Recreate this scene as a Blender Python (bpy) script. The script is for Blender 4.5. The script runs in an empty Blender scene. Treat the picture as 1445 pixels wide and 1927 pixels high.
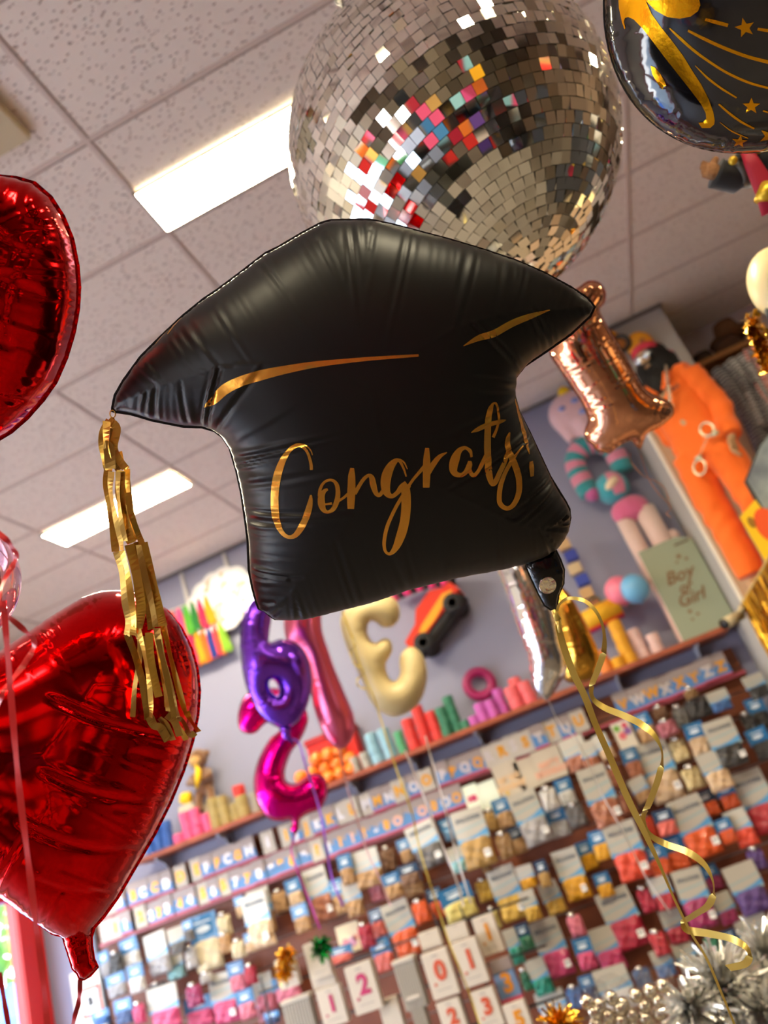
import bpy, bmesh, math, random
import numpy as np
from mathutils import Vector, Matrix
from mathutils.geometry import delaunay_2d_cdt

random.seed(7)
RNG = np.random.default_rng(7)
SC = bpy.context.scene
COL = SC.collection
PI = math.pi
EYE = 1.5                                   # camera height above the shop floor
CEIL = 3.0 + EYE
FOCAL, CX, CY = 1450.0, 722.5, 963.5        # in pixels of the 1445 x 1927 frame


def _rot(w):
    w = np.array(w, float)
    th = np.linalg.norm(w)
    k = w / th
    K = np.array([[0, -k[2], k[1]], [k[2], 0, -k[0]], [-k[1], k[0], 0]])
    return np.eye(3) + math.sin(th) * K + (1 - math.cos(th)) * K @ K


CAM = _rot([-.37216704, .24754885, -.38801469]) @ np.array([[1, 0, 0], [0, 0, -1], [0, 1, 0.]])
ORG = np.array([0, 0, EYE])


def ray(x, y):
    return CAM.T @ np.array([(x - CX) / FOCAL, (y - CY) / FOCAL, 1.0])


def at_depth(x, y, d):                       # point seen at pixel x, y at distance d along the view axis
    return ORG + ray(x, y) * d


def at_y(x, y, Y):                           # ... on the plane parallel to the back wall
    r = ray(x, y)
    return ORG + r * (Y / r[1])


def at_x(x, y, X):
    r = ray(x, y)
    return ORG + r * (X / r[0])


def at_z(x, y, Z):
    r = ray(x, y)
    return ORG + r * ((Z - EYE) / r[2])


RIGHT, DOWN, FWD = CAM[0], CAM[1], CAM[2]


# ------------------------------------------------------------------ materials
def srgb(c):
    if isinstance(c, str):
        c = [int(c[i:i + 2], 16) / 255 for i in (0, 2, 4)]
    return [(x / 12.92 if x <= .04045 else ((x + .055) / 1.055) ** 2.4) for x in c]


MATS = {}


def mat(name, col='808080', rough=.5, metal=0., spec=.5, trans=0., alpha=1., coat=0., emit=None, es=0., bump=None, sheen=0., ior=1.45, vary=None):
    """bump = (scale, strength, kind); vary = (scale, second colour)"""
    if name in MATS:
        return MATS[name]
    m = bpy.data.materials.new(name)
    m.use_nodes = True
    nt = m.node_tree
    b = nt.nodes['Principled BSDF']
    b.inputs['Base Color'].default_value = (*srgb(col), 1)
    b.inputs['Roughness'].default_value = rough
    b.inputs['Metallic'].default_value = metal
    b.inputs['Specular IOR Level'].default_value = spec
    b.inputs['Transmission Weight'].default_value = trans
    b.inputs['Alpha'].default_value = alpha
    b.inputs['Coat Weight'].default_value = coat
    b.inputs['Coat Roughness'].default_value = .08
    b.inputs['Sheen Weight'].default_value = sheen
    b.inputs['IOR'].default_value = ior
    if emit:
        b.inputs['Emission Color'].default_value = (*srgb(emit), 1)
        b.inputs['Emission Strength'].default_value = es
    if bump or vary:
        tc = nt.nodes.new('ShaderNodeTexCoord')
    if vary:
        n = nt.nodes.new('ShaderNodeTexNoise')
        n.inputs['Scale'].default_value = vary[0]
        n.inputs['Detail'].default_value = 3
        nt.links.new(tc.outputs['Object'], n.inputs['Vector'])
        r = nt.nodes.new('ShaderNodeValToRGB')
        r.color_ramp.elements[0].position = .38
        r.color_ramp.elements[1].position = .62
        r.color_ramp.elements[0].color = (*srgb(col), 1)
        r.color_ramp.elements[1].color = (*srgb(vary[1]), 1)
        nt.links.new(n.outputs['Fac'], r.inputs['Fac'])
        nt.links.new(r.outputs['Color'], b.inputs['Base Color'])
    if bump:
        if len(bump) > 2 and bump[2] == 'voronoi':
            t = nt.nodes.new('ShaderNodeTexVoronoi')
            out = t.outputs['Distance']
        else:
            t = nt.nodes.new('ShaderNodeTexNoise')
            t.inputs['Detail'].default_value = 4
            out = t.outputs['Fac']
        t.inputs['Scale'].default_value = bump[0]
        nt.links.new(tc.outputs['Object'], t.inputs['Vector'])
        bp = nt.nodes.new('ShaderNodeBump')
        bp.inputs['Strength'].default_value = bump[1]
        bp.inputs['Distance'].default_value = .01
        nt.links.new(out, bp.inputs['Height'])
        nt.links.new(bp.outputs['Normal'], b.inputs['Normal'])
    MATS[name] = m
    return m


def plastic(col, rough=.35):
    return mat('plastic ' + col, col, rough, bump=(60, .25))


def paper(col):
    return mat('card ' + col, col, .6)


def foil(name, col, rough=.12, b=(25, .12)):
    return mat(name, col, rough, metal=1., bump=b)


# ------------------------------------------------------------------ object helpers
def obj(name, verts, faces, m=None, parent=None, smooth=True, mats=None, fmi=None):
    me = bpy.data.meshes.new(name)
    me.from_pydata([tuple(map(float, v)) for v in verts], [], [tuple(map(int, f)) for f in faces])
    o = bpy.data.objects.new(name, me)
    COL.objects.link(o)
    for mm in (mats or ([m] if m else [])):
        me.materials.append(mm)
    if fmi is not None:
        me.polygons.foreach_set('material_index', list(fmi))
    if smooth and len(me.polygons):
        me.polygons.foreach_set('use_smooth', [True] * len(me.polygons))
    me.validate()
    me.update()
    if parent is not None:
        o.parent = parent
    return o


def empty(name, loc=(0, 0, 0), rot=None, parent=None):
    o = bpy.data.objects.new(name, None)
    o.empty_display_size = .05
    COL.objects.link(o)
    o.location = loc
    if rot is not None:
        o.rotation_euler = rot
    if parent is not None:
        o.parent = parent
    return o


def tag(o, label, cat, group=None, kind=None):
    o['label'] = label
    o['category'] = cat
    if group:
        o['group'] = group
    if kind:
        o['kind'] = kind
    return o


def struct(o):
    o['kind'] = 'structure'
    return o


class MB:
    """collects shapes into one mesh"""

    def __init__(s):
        s.v, s.f, s.mi = [], [], []

    def add(s, v, f, mi=0):
        n = len(s.v)
        s.v += [tuple(map(float, p)) for p in v]
        s.f += [tuple(int(i) + n for i in q) for q in f]
        s.mi += [mi] * len(f)
        return s

    def box(s, c, size, mi=0, R=None, bev=0.):
        x, y, z = [k / 2 for k in size]
        if bev > 0:
            b = min(bev, x * .9, y * .9, z * .9)
            bm = bmesh.new()
            bmesh.ops.create_cube(bm, size=1)
            for v in bm.verts:
                v.co = Vector((v.co.x * 2 * x, v.co.y * 2 * y, v.co.z * 2 * z))
            bmesh.ops.bevel(bm, geom=bm.edges[:], offset=b, segments=2, affect='EDGES')
            vv = [v.co.copy() for v in bm.verts]
            for i, v in enumerate(bm.verts):
                v.index = i
            ff = [[v.index for v in f.verts] for f in bm.faces]
            bm.free()
        else:
            vv = [Vector((a * x, b_ * y, c_ * z)) for a in (-1, 1) for b_ in (-1, 1) for c_ in (-1, 1)]
            ff = [(0, 1, 3, 2), (4, 6, 7, 5), (0, 4, 5, 1), (2, 3, 7, 6), (0, 2, 6, 4), (1, 5, 7, 3)]
        if R is not None:
            vv = [R @ v for v in vv]
        c = Vector(c)
        return s.add([v + c for v in vv], ff, mi)

    def tube(s, pts, rad, n=10, mi=0, cap=True, closed=False, flat=1.0):
        pts = [Vector(p) for p in pts]
        if not hasattr(rad, '__len__'):
            rad = [rad] * len(pts)
        vv, ff = [], []
        up = None
        N = len(pts)
        for i, p in enumerate(pts):
            if closed:
                t = pts[(i + 1) % N] - pts[i - 1]
            else:
                t = pts[min(i + 1, N - 1)] - pts[max(i - 1, 0)]
            t.normalize()
            if up is None:
                up = Vector((0, 0, 1)) if abs(t.z) < .9 else Vector((1, 0, 0))
            a = up - t * up.dot(t)
            if a.length < 1e-6:
                a = t.orthogonal()
            a.normalize()
            up = a
            b = t.cross(a)
            for k in range(n):
                q = 2 * PI * k / n
                vv.append(p + (a * math.cos(q) + b * math.sin(q) * flat) * rad[i])
        for i in range(N if closed else N - 1):
            for k in range(n):
                j = (i + 1) % N
                ff.append((i * n + k, i * n + (k + 1) % n, j * n + (k + 1) % n, j * n + k))
        if cap and not closed:
            ff.append(tuple(range(n))[::-1])
            ff.append(tuple((N - 1) * n + k for k in range(n)))
        return s.add(vv, ff, mi)

    def lathe(s, prof, c=(0, 0, 0), n=24, mi=0, R=None, cap=True):
        """prof = [(r, z), ...] around z"""
        vv, ff = [], []
        for r, z in prof:
            for k in range(n):
                q = 2 * PI * k / n
                vv.append(Vector((r * math.cos(q), r * math.sin(q), z)))
        for i in range(len(prof) - 1):
            for k in range(n):
                ff.append((i * n + k, i * n + (k + 1) % n, (i + 1) * n + (k + 1) % n, (i + 1) * n + k))
        if cap:
            ff.append(tuple(range(n))[::-1])
            ff.append(tuple((len(prof) - 1) * n + k for k in range(n)))
        if R is not None:
            vv = [R @ v for v in vv]
        c = Vector(c)
        return s.add([v + c for v in vv], ff, mi)

    def ball(s, c, r, n=16, m=10, mi=0, R=None, bumpy=0., seed=0):
        r = Vector(r) if hasattr(r, '__len__') else Vector((r, r, r))
        rg = random.Random(seed)
        vv = [Vector((0, 0, r.z))]
        for i in range(1, m):
            a = PI * i / m
            for k in range(n):
                q = 2 * PI * k / n
                f = 1 + bumpy * rg.uniform(-1, 1)
                vv.append(Vector((r.x * math.sin(a) * math.cos(q), r.y * math.sin(a) * math.sin(q), r.z * math.cos(a))) * f)
        vv.append(Vector((0, 0, -r.z)))
        ff = [(0, 1 + k, 1 + (k + 1) % n) for k in range(n)]
        for i in range(m - 2):
            for k in range(n):
                a = 1 + i * n
                ff.append((a + k, a + n + k, a + n + (k + 1) % n, a + (k + 1) % n))
        L = len(vv) - 1
        a = 1 + (m - 2) * n
        ff += [(L, a + (k + 1) % n, a + k) for k in range(n)]
        if R is not None:
            vv = [R @ v for v in vv]
        c = Vector(c)
        return s.add([v + c for v in vv], ff, mi)

    def prism(s, poly, y0, y1, mi=0, f=lambda x, z, y: (x, y, z)):
        """polygon in x, z between y0 and y1"""
        n = len(poly)
        vv = [f(x, z, y0) for x, z in poly] + [f(x, z, y1) for x, z in poly]
        ff = [tuple(range(n)), tuple(range(2 * n - 1, n - 1, -1))]
        ff += [(i, n + i, n + (i + 1) % n, (i + 1) % n) for i in range(n)]
        return s.add(vv, ff, mi)

    def build(s, name, m=None, parent=None, smooth=False, mats=None):
        o = obj(name, s.v, s.f, m, parent, smooth, mats, s.mi if mats else None)
        return o


def auto_smooth(o, ang=40):
    """smooth shading with sharp edges above the angle"""
    bm = bmesh.new()
    bm.from_mesh(o.data)
    for e in bm.edges:
        if len(e.link_faces) == 2:
            e.smooth = e.calc_face_angle(0) < math.radians(ang)
    for f in bm.faces:
        f.smooth = True
    bm.to_mesh(o.data)
    bm.free()
    return o


def subsurf(o, n=2):
    md = o.modifiers.new('sub', 'SUBSURF')
    md.levels = md.render_levels = n
    return o


def frame_matrix(o, x, y, z):
    m = Matrix.Identity(4)
    for i in range(3):
        m[i][0], m[i][1], m[i][2], m[i][3] = x[i], y[i], z[i], o[i]
    return m


def text_mesh(txt, size, depth=.0005, bold=0., shear=0.):
    """flat lettering mesh in the XY plane, centred"""
    cu = bpy.data.curves.new('txt', 'FONT')
    cu.body = txt
    cu.size = size
    cu.align_x = 'CENTER'
    cu.align_y = 'CENTER'
    cu.extrude = depth
    cu.offset = bold
    cu.shear = shear
    cu.resolution_u = 3
    t = bpy.data.objects.new('txt', cu)
    COL.objects.link(t)
    dg = bpy.context.evaluated_depsgraph_get()
    me = bpy.data.meshes.new_from_object(t.evaluated_get(dg))
    bpy.data.objects.remove(t)
    bpy.data.curves.remove(cu)
    me.name = 'lettering'
    return me


def smooth_path(pts, n=8, closed=False):
    """Catmull-Rom through points of any dimension"""
    P = [np.array(p, float) for p in pts]
    out = []
    N = len(P)
    for i in range(N if closed else N - 1):
        p0 = P[i - 1] if (closed or i > 0) else 2 * P[0] - P[1]
        p1, p2 = P[i], P[(i + 1) % N]
        p3 = P[(i + 2) % N] if (closed or i + 2 < N) else 2 * P[-1] - P[-2]
        for k in range(n):
            t = k / n
            out.append(.5 * ((2 * p1) + (-p0 + p2) * t + (2 * p0 - 5 * p1 + 4 * p2 - p3) * t * t + (-p0 + 3 * p1 - 3 * p2 + p3) * t ** 3))
    if not closed:
        out.append(P[-1])
    return out


# ------------------------------------------------------------------ inflated foil shapes
class Pillow:
    """an outline (m) filled like a foil balloon; h(u, v) is the front surface's height above the seam plane"""

    def __init__(s, outline, thick, res, puck=None, hole=None, power=.5, rim=.006, seed=1):
        """puck = (amplitude, wavelength, reach, weight function of boundary points or None)"""
        P = np.array(outline, float)
        n = len(P)
        q = []
        for i in range(n):
            a, b = P[i], P[(i + 1) % n]
            k = max(1, int(np.linalg.norm(b - a) / res))
            q += [a + (b - a) * t / k for t in range(k)]
        s.B = np.array(q)
        s.loops = [s.B]
        if hole is not None:
            H = np.array(hole, float)
            q = []
            for i in range(len(H)):
                a, b = H[i], H[(i + 1) % len(H)]
                k = max(1, int(np.linalg.norm(b - a) / res))
                q += [a + (b - a) * t / k for t in range(k)]
            s.loops.append(np.array(q))
        s.T, s.res, s.puck, s.power, s.rim = thick, res, puck, power, rim
        lo, hi = s.B.min(0), s.B.max(0)
        g = max(res, (hi - lo).max() / 130)
        s.g, s.lo = g, lo - 2 * g
        nx, ny = [int(k) + 5 for k in (hi - lo) / g]
        gx = s.lo[0] + g * np.arange(nx)
        gy = s.lo[1] + g * np.arange(ny)
        GX, GY = np.meshgrid(gx, gy, indexing='ij')
        pts = np.stack([GX.ravel(), GY.ravel()], 1)
        ins = s.inside(pts).reshape(nx, ny)
        u = np.zeros((nx, ny))
        for it in range(int(1.6 * max(nx, ny)) * 6):
            nb = np.zeros_like(u)
            nb[1:-1, 1:-1] = .25 * (u[2:, 1:-1] + u[:-2, 1:-1] + u[1:-1, 2:] + u[1:-1, :-2]) + 1
            u = np.where(ins, nb, 0)
        d, _, _ = s.dist(pts)
        d = d.reshape(nx, ny)
        ok = ins & (d > .8 * g)
        r = np.where(ok, u / np.maximum(d, 1e-9), 0)
        w = ok.astype(float)
        for it in range(4):                     # grow the smooth ratio over the edge
            rs, ws = np.zeros_like(r), np.zeros_like(w)
            for dx, dy in ((1, 0), (-1, 0), (0, 1), (0, -1)):
                rs += np.roll(r * w, (dx, dy), (0, 1))
                ws += np.roll(w, (dx, dy), (0, 1))
            fill = (w == 0) & (ws > 0)
            r = np.where(fill, rs / np.maximum(ws, 1e-9), r)
            w = np.where(fill, 1, w)
        s.r = r
        s.umax = u.max()
        rg = np.random.default_rng(seed)
        s.ph = rg.uniform(0, 6.28, 6)

    def inside(s, p):
        res = np.zeros(len(p), bool)
        for L in s.loops:
            a, b = L, np.roll(L, -1, 0)
            for i in range(0, len(p), 4000):
                x, y = p[i:i + 4000, 0:1], p[i:i + 4000, 1:2]
                c = ((a[:, 1] > y) != (b[:, 1] > y)) & (x < (b[:, 0] - a[:, 0]) * (y - a[:, 1]) / (b[:, 1] - a[:, 1] + 1e-15) + a[:, 0])
                res[i:i + 4000] ^= (c.sum(1) % 2).astype(bool)
        return res

    def dist(s, p):
        """distance to the seam, arc length there, boundary point"""
        D = np.full(len(p), 1e9)
        S = np.zeros(len(p))
        Q = np.zeros((len(p), 2))
        for L in s.loops:
            a, b = L, np.roll(L, -1, 0)
            e = b - a
            ln = np.linalg.norm(e, axis=1)
            cum = np.concatenate([[0], np.cumsum(ln)[:-1]])
            for i in range(0, len(p), 3000):
                k = p[i:i + 3000]
                t = np.clip(((k[:, None] - a) * e).sum(2) / (ln ** 2 + 1e-15), 0, 1)
                c = a + t[..., None] * e
                d = np.linalg.norm(k[:, None] - c, axis=2)
                j = d.argmin(1)
                r = np.arange(len(k))
                dm = d[r, j]
                better = dm < D[i:i + 3000]
                D[i:i + 3000] = np.where(better, dm, D[i:i + 3000])
                S[i:i + 3000] = np.where(better, cum[j] + t[r, j] * ln[j], S[i:i + 3000])
                Q[i:i + 3000] = np.where(better[:, None], c[r, j], Q[i:i + 3000])
        return D, S, Q

    def h(s, p, side=1):
        p = np.atleast_2d(np.array(p, float))
        d, S, Q = s.dist(p)
        f = (p - s.lo) / s.g
        i = np.clip(np.floor(f).astype(int), 0, np.array(s.r.shape) - 2)
        t = np.clip(f - i, 0, 1)
        r = s.r
        a = r[i[:, 0], i[:, 1]] * (1 - t[:, 0]) * (1 - t[:, 1]) + r[i[:, 0] + 1, i[:, 1]] * t[:, 0] * (1 - t[:, 1]) \
            + r[i[:, 0], i[:, 1] + 1] * (1 - t[:, 0]) * t[:, 1] + r[i[:, 0] + 1, i[:, 1] + 1] * t[:, 0] * t[:, 1]
        z = s.T * np.clip(a * d / s.umax, 0, None) ** s.power
        if s.puck:
            A, lam, reach, wf = s.puck
            w = wf(Q) if wf else np.ones(len(p))
            ph = s.ph
            k = 2 * PI / lam
            wob = S * k + .9 * np.sin(S * k * .23 + ph[0]) + .7 * np.sin(S * k * .41 + ph[1]) + 3.0 * d / max(reach, 1e-6) * np.sin(S * k * .11 + ph[3])
            am = .55 + .45 * np.sin(S * k * .17 + ph[2])
            rr = reach * (.6 + .4 * np.sin(S * k * .29 + ph[4]))
            z = z + A * w * am * np.sin(wob) * np.exp(-(d / rr) ** 2) * (1 - np.exp(-(d / (.06 * reach + 1e-6))))
        return z

    def mesh(s, back=True, back_T=1.0):
        res = s.res
        lo, hi = s.B.min(0), s.B.max(0)
        gx = np.arange(lo[0], hi[0], res)
        gy = np.arange(lo[1], hi[1], res * .866)
        pts = []
        for j, y in enumerate(gy):
            o = (j % 2) * res / 2
            pts.append(np.stack([gx + o, np.full(len(gx), y)], 1))
        pts = np.concatenate(pts)
        pts = pts[s.inside(pts)]
        d, _, _ = s.dist(pts)
        pts = pts[d > .55 * res]
        B = np.concatenate(s.loops)
        allp = np.concatenate([B, pts])
        ed, o = [], 0
        for L in s.loops:
            n = len(L)
            ed += [(o + i, o + (i + 1) % n) for i in range(n)]
            o += n
        vo, _, fo, *_ = delaunay_2d_cdt([Vector(p) for p in allp], ed, [], 1 if len(s.loops) == 1 else 0, 1e-7)
        V = np.array([tuple(v) for v in vo])
        F = np.array([tuple(f) for f in fo if len(f) == 3])
        cen = V[F].mean(1)
        F = F[s.inside(cen)]
        a, b, c = V[F[:, 0]], V[F[:, 1]], V[F[:, 2]]
        neg = ((b[:, 0] - a[:, 0]) * (c[:, 1] - a[:, 1]) - (b[:, 1] - a[:, 1]) * (c[:, 0] - a[:, 0])) < 0
        F[neg] = F[neg][:, ::-1]
        z = s.h(V)
        d, _, _ = s.dist(V)
        z[d < 1e-6] = 0
        n = len(V)
        verts = np.concatenate([np.column_stack([V, z])] + ([np.column_stack([V, -z * back_T])] if back else []))
        faces = F.tolist()
        if back:
            faces += (F[:, ::-1] + n).tolist()
        if s.rim > 0:                           # the flat welded edge
            o = len(verts)
            ext = []
            for L in s.loops[:1]:
                t = np.roll(L, -1, 0) - np.roll(L, 1, 0)
                nr = np.stack([t[:, 1], -t[:, 0]], 1)
                nr /= np.linalg.norm(nr, axis=1)[:, None] + 1e-12
                area = (L[:, 0] * np.roll(L[:, 1], -1) - np.roll(L[:, 0], -1) * L[:, 1]).sum()
                if area < 0:
                    nr = -nr
                m = len(L)
                wv = np.sin(np.arange(m) * 2.1) * s.rim * .15
                inner = np.column_stack([L, np.zeros(m)])
                outer = np.column_stack([L + nr * s.rim, wv])
                ext += [inner, outer]
                faces += [(o + i, o + (i + 1) % m, o + m + (i + 1) % m, o + m + i) for i in range(m)]
            verts = np.concatenate([verts] + ext)
        return verts, faces


def place(o, M):
    o.matrix_world = M
    return o


def stroke_on(pil, pts, sub=6, across=4, lift=.0008, fr=None):
    """brush stroke [(u, v, width), ...] laid on the front of an inflated shape"""
    sp = np.array(smooth_path(pts, sub))
    xy, w = sp[:, :2], np.maximum(sp[:, 2], .0004)
    t = np.gradient(xy, axis=0)
    t /= np.linalg.norm(t, axis=1)[:, None] + 1e-12
    nr = np.stack([-t[:, 1], t[:, 0]], 1)
    rows = []
    for k in range(across + 1):
        f = k / across - .5
        rows.append(xy + nr * (w * f)[:, None])
    g = np.stack(rows, 1)                       # n, across+1, 2
    flat = g.reshape(-1, 2)
    z = pil.h(flat) + lift
    n, a = g.shape[0], across + 1
    f = [(i * a + k, i * a + k + 1, (i + 1) * a + k + 1, (i + 1) * a + k) for i in range(n - 1) for k in range(across)]
    return np.column_stack([flat, z]), f


def fill_on(pil, poly, res, lift=.0008):
    """a filled outline laid on the front of an inflated shape"""
    P = np.array(poly, float)
    q = []
    for i in range(len(P)):
        a, b = P[i], P[(i + 1) % len(P)]
        k = max(1, int(np.linalg.norm(b - a) / res))
        q += [a + (b - a) * t / k for t in range(k)]
    B = np.array(q)
    lo, hi = B.min(0), B.max(0)
    gx, gy = np.meshgrid(np.arange(lo[0], hi[0], res), np.arange(lo[1], hi[1], res))
    pts = np.stack([gx.ravel(), gy.ravel()], 1)
    a, b = B, np.roll(B, -1, 0)
    x, y = pts[:, 0:1], pts[:, 1:2]
    c = ((a[:, 1] > y) != (b[:, 1] > y)) & (x < (b[:, 0] - a[:, 0]) * (y - a[:, 1]) / (b[:, 1] - a[:, 1] + 1e-15) + a[:, 0])
    pts = pts[(c.sum(1) % 2).astype(bool)]
    allp = np.concatenate([B, pts])
    vo, _, fo, *_ = delaunay_2d_cdt([Vector(p) for p in allp], [(i, (i + 1) % len(B)) for i in range(len(B))], [], 1, 1e-7)
    V = np.array([tuple(v) for v in vo])
    return np.column_stack([V, pil.h(V) + lift]), [tuple(f) for f in fo]


def ribbon(pts, width, side, thick=0.0):
    """flat band along 3D points; side = list of vectors (or one) giving its width direction"""
    P = [Vector(p) for p in pts]
    S = [Vector(side)] * len(P) if not hasattr(side[0], '__len__') else [Vector(x) for x in side]
    W = [width] * len(P) if not hasattr(width, '__len__') else width
    v, f = [], []
    for p, sd, w in zip(P, S, W):
        sd = sd.normalized()
        v += [p - sd * w / 2, p + sd * w / 2]
    for i in range(len(P) - 1):
        f.append((2 * i, 2 * i + 1, 2 * i + 3, 2 * i + 2))
    return v, f
# ================================================================== camera and light
cam = bpy.data.cameras.new('camera')
co = bpy.data.objects.new('camera', cam)
COL.objects.link(co)
co.matrix_world = frame_matrix(ORG, RIGHT, -DOWN, -FWD)
cam.sensor_fit = 'VERTICAL'
cam.sensor_height = 36
cam.lens = 36 * FOCAL / 1927
cam.clip_start = .02
cam.dof.use_dof = True
cam.dof.focus_distance = 1.12
cam.dof.aperture_fstop = 2.9
SC.camera = co
SC.view_settings.view_transform = 'Standard'
SC.view_settings.look = 'None'
SC.view_settings.gamma = 1
SC.view_settings.exposure = 2.42
SC.view_settings.use_curve_mapping = False
try:
    SC.cycles.use_denoising = True
    SC.cycles.max_bounces = 8
    SC.cycles.diffuse_bounces = 4
    SC.cycles.glossy_bounces = 5
    SC.cycles.transmission_bounces = 6
    SC.cycles.transparent_max_bounces = 10
    SC.cycles.sample_clamp_indirect = 6
    SC.cycles.caustics_reflective = False
    SC.cycles.caustics_refractive = False
except Exception:
    pass

wd = bpy.data.worlds.new('daylight')
SC.world = wd
wd.use_nodes = True
bgn = wd.node_tree.nodes['Background']
wtc = wd.node_tree.nodes.new('ShaderNodeTexCoord')
wsx = wd.node_tree.nodes.new('ShaderNodeSeparateXYZ')
wrp = wd.node_tree.nodes.new('ShaderNodeValToRGB')
wd.node_tree.links.new(wtc.outputs['Generated'], wsx.inputs[0])
wd.node_tree.links.new(wsx.outputs['Z'], wrp.inputs['Fac'])
wrp.color_ramp.elements[0].position = 0.0
wrp.color_ramp.elements[0].color = (.95, .97, 1.0, 1)
wrp.color_ramp.elements[1].position = .6
wrp.color_ramp.elements[1].color = (.45, .65, 1.0, 1)
wd.node_tree.links.new(wrp.outputs['Color'], bgn.inputs['Color'])
bgn.inputs['Strength'].default_value = 2.8

XL, YB, YF, XR = -5.15, 6.09, -4.0, 6.0
ZL = EYE                                     # heights below are given above the lens, then lifted by ZL

# ================================================================== ceiling
def ceiling_mat():
    m = mat('fissured mineral tile', 'F2E7DC', .9)
    nt = m.node_tree
    b = nt.nodes['Principled BSDF']
    tc = nt.nodes.new('ShaderNodeTexCoord')
    mp = nt.nodes.new('ShaderNodeMapping')
    mp.inputs['Scale'].default_value = (28, 82, 50)
    nt.links.new(tc.outputs['Object'], mp.inputs['Vector'])
    wn = nt.nodes.new('ShaderNodeTexNoise')
    wn.inputs['Scale'].default_value = 9
    nt.links.new(tc.outputs['Object'], wn.inputs['Vector'])
    mx = nt.nodes.new('ShaderNodeMixRGB')
    mx.blend_type = 'LINEAR_LIGHT'
    mx.inputs['Fac'].default_value = .35
    nt.links.new(mp.outputs['Vector'], mx.inputs['Color1'])
    nt.links.new(wn.outputs['Color'], mx.inputs['Color2'])
    vo = nt.nodes.new('ShaderNodeTexVoronoi')
    vo.inputs['Scale'].default_value = 1.0
    vo.inputs['Randomness'].default_value = 1
    nt.links.new(mx.outputs['Color'], vo.inputs['Vector'])
    rp = nt.nodes.new('ShaderNodeValToRGB')
    rp.color_ramp.elements[0].position = .13
    rp.color_ramp.elements[0].color = (0, 0, 0, 1)
    rp.color_ramp.elements[1].position = .30
    rp.color_ramp.elements[1].color = (1, 1, 1, 1)
    nt.links.new(vo.outputs['Distance'], rp.inputs['Fac'])
    bp = nt.nodes.new('ShaderNodeBump')
    bp.inputs['Strength'].default_value = .9
    bp.inputs['Distance'].default_value = .006
    nt.links.new(rp.outputs['Color'], bp.inputs['Height'])
    nt.links.new(bp.outputs['Normal'], b.inputs['Normal'])
    c2 = nt.nodes.new('ShaderNodeMixRGB')
    c2.inputs['Color1'].default_value = (*srgb('C8B6AA'), 1)
    c2.inputs['Color2'].default_value = (*srgb('F4E9DE'), 1)
    nt.links.new(rp.outputs['Color'], c2.inputs['Fac'])
    nt.links.new(c2.outputs['Color'], b.inputs['Base Color'])
    return m


GX = [-1.0 + 1.168 * k for k in range(-4, 7)]
GY = [2.05 + .598 * k for k in range(-11, 7)]
o = MB().box(((XL + XR) / 2, (YB + YF) / 2, CEIL + .05), (XR - XL, YB - YF, .1)).build('ceiling', ceiling_mat())
struct(o)
tm = mat('ceiling grid enamel', 'DDCDC2', .6)
tb = MB()
for x in GX:
    if XL + .05 < x < XR:
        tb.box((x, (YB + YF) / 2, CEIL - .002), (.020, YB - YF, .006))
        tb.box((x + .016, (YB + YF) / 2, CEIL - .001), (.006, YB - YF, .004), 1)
for y in GY:
    if YF < y < YB - .1:
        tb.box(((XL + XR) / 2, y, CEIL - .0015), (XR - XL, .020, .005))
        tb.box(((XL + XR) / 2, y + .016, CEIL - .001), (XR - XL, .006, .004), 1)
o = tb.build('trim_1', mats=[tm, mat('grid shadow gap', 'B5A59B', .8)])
struct(o)
# wall angle where the ceiling meets the back wall
o = MB().box(((XL + 1.12) / 2, YB - .012, CEIL - .012), (1.12 - XL, .024, .024)).build('trim_2', mat('dark wall angle', '6E6764', .6))
struct(o)

lamp_frame = mat('lamp frame', 'A8A49A', .5)
diff = mat('lit lamp diffuser', 'FFFFFF', .4, emit='FFEFC8', es=24.0)


def panel_lamp(x0, x1, y0, y1, label, group=None):
    t = empty('ceiling_light', ((x0 + x1) / 2, (y0 + y1) / 2, CEIL - .012))
    tag(t, label, 'ceiling light')
    w, d = x1 - x0, y1 - y0
    f = MB()
    for sx in (-1, 1):
        f.box((sx * (w / 2 - .005), 0, .003), (.010, d, .012))
    for sy in (-1, 1):
        f.box((0, sy * (d / 2 - .005), .003), (w, .010, .012))
    f.build('frame', lamp_frame, t)
    MB().box((0, 0, .002), (w - .018, d - .018, .008)).build('diffuser', diff, t)
    return t


panel_lamp(-1.0, .16, 2.365, 2.645, 'long lit ceiling panel partly behind the big mirror ball')
panel_lamp(-3.35, -2.19, 4.52, 4.81, 'lit ceiling panel behind the gold tassel, nearer the back wall')
for x, y, s in ((-3.35, .0, 'lit ceiling panel near the shop window'), (1.34, -.75, 'lit ceiling panel above the shop entrance'),
                (-1.0, -2.6, 'lit ceiling panel by the front glass'), (3.68, 2.365, 'lit ceiling panel over the costume side')):
    panel_lamp(x, x + 1.16, y, y + .28, s)

# cassette air conditioner at the edge of view
p = at_z(58, 248, CEIL)
t = empty('air_conditioner', (p[0] - .42, p[1] - .42, CEIL))
tag(t, 'beige square cassette air conditioner set in the ceiling', 'air conditioner')
cm = mat('aged beige plastic', 'CDBE9C', .5)
a = MB()
a.box((0, 0, -.022), (.84, .84, .044), bev=.008)
a.build('fascia', cm, t)
a = MB()
a.box((0, 0, -.05), (.5, .5, .016), bev=.006)
a.build('grille', mat('cassette grille', 'BBAF90', .6), t)
for sx, sy in ((1, 0), (-1, 0), (0, 1), (0, -1)):
    MB().box((sx * .33, sy * .33, -.047), (.08 if sx else .6, .6 if sx else .08, .010), bev=.003).build('louvre', mat('louvre beige', 'C3B592', .5), t)

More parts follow.
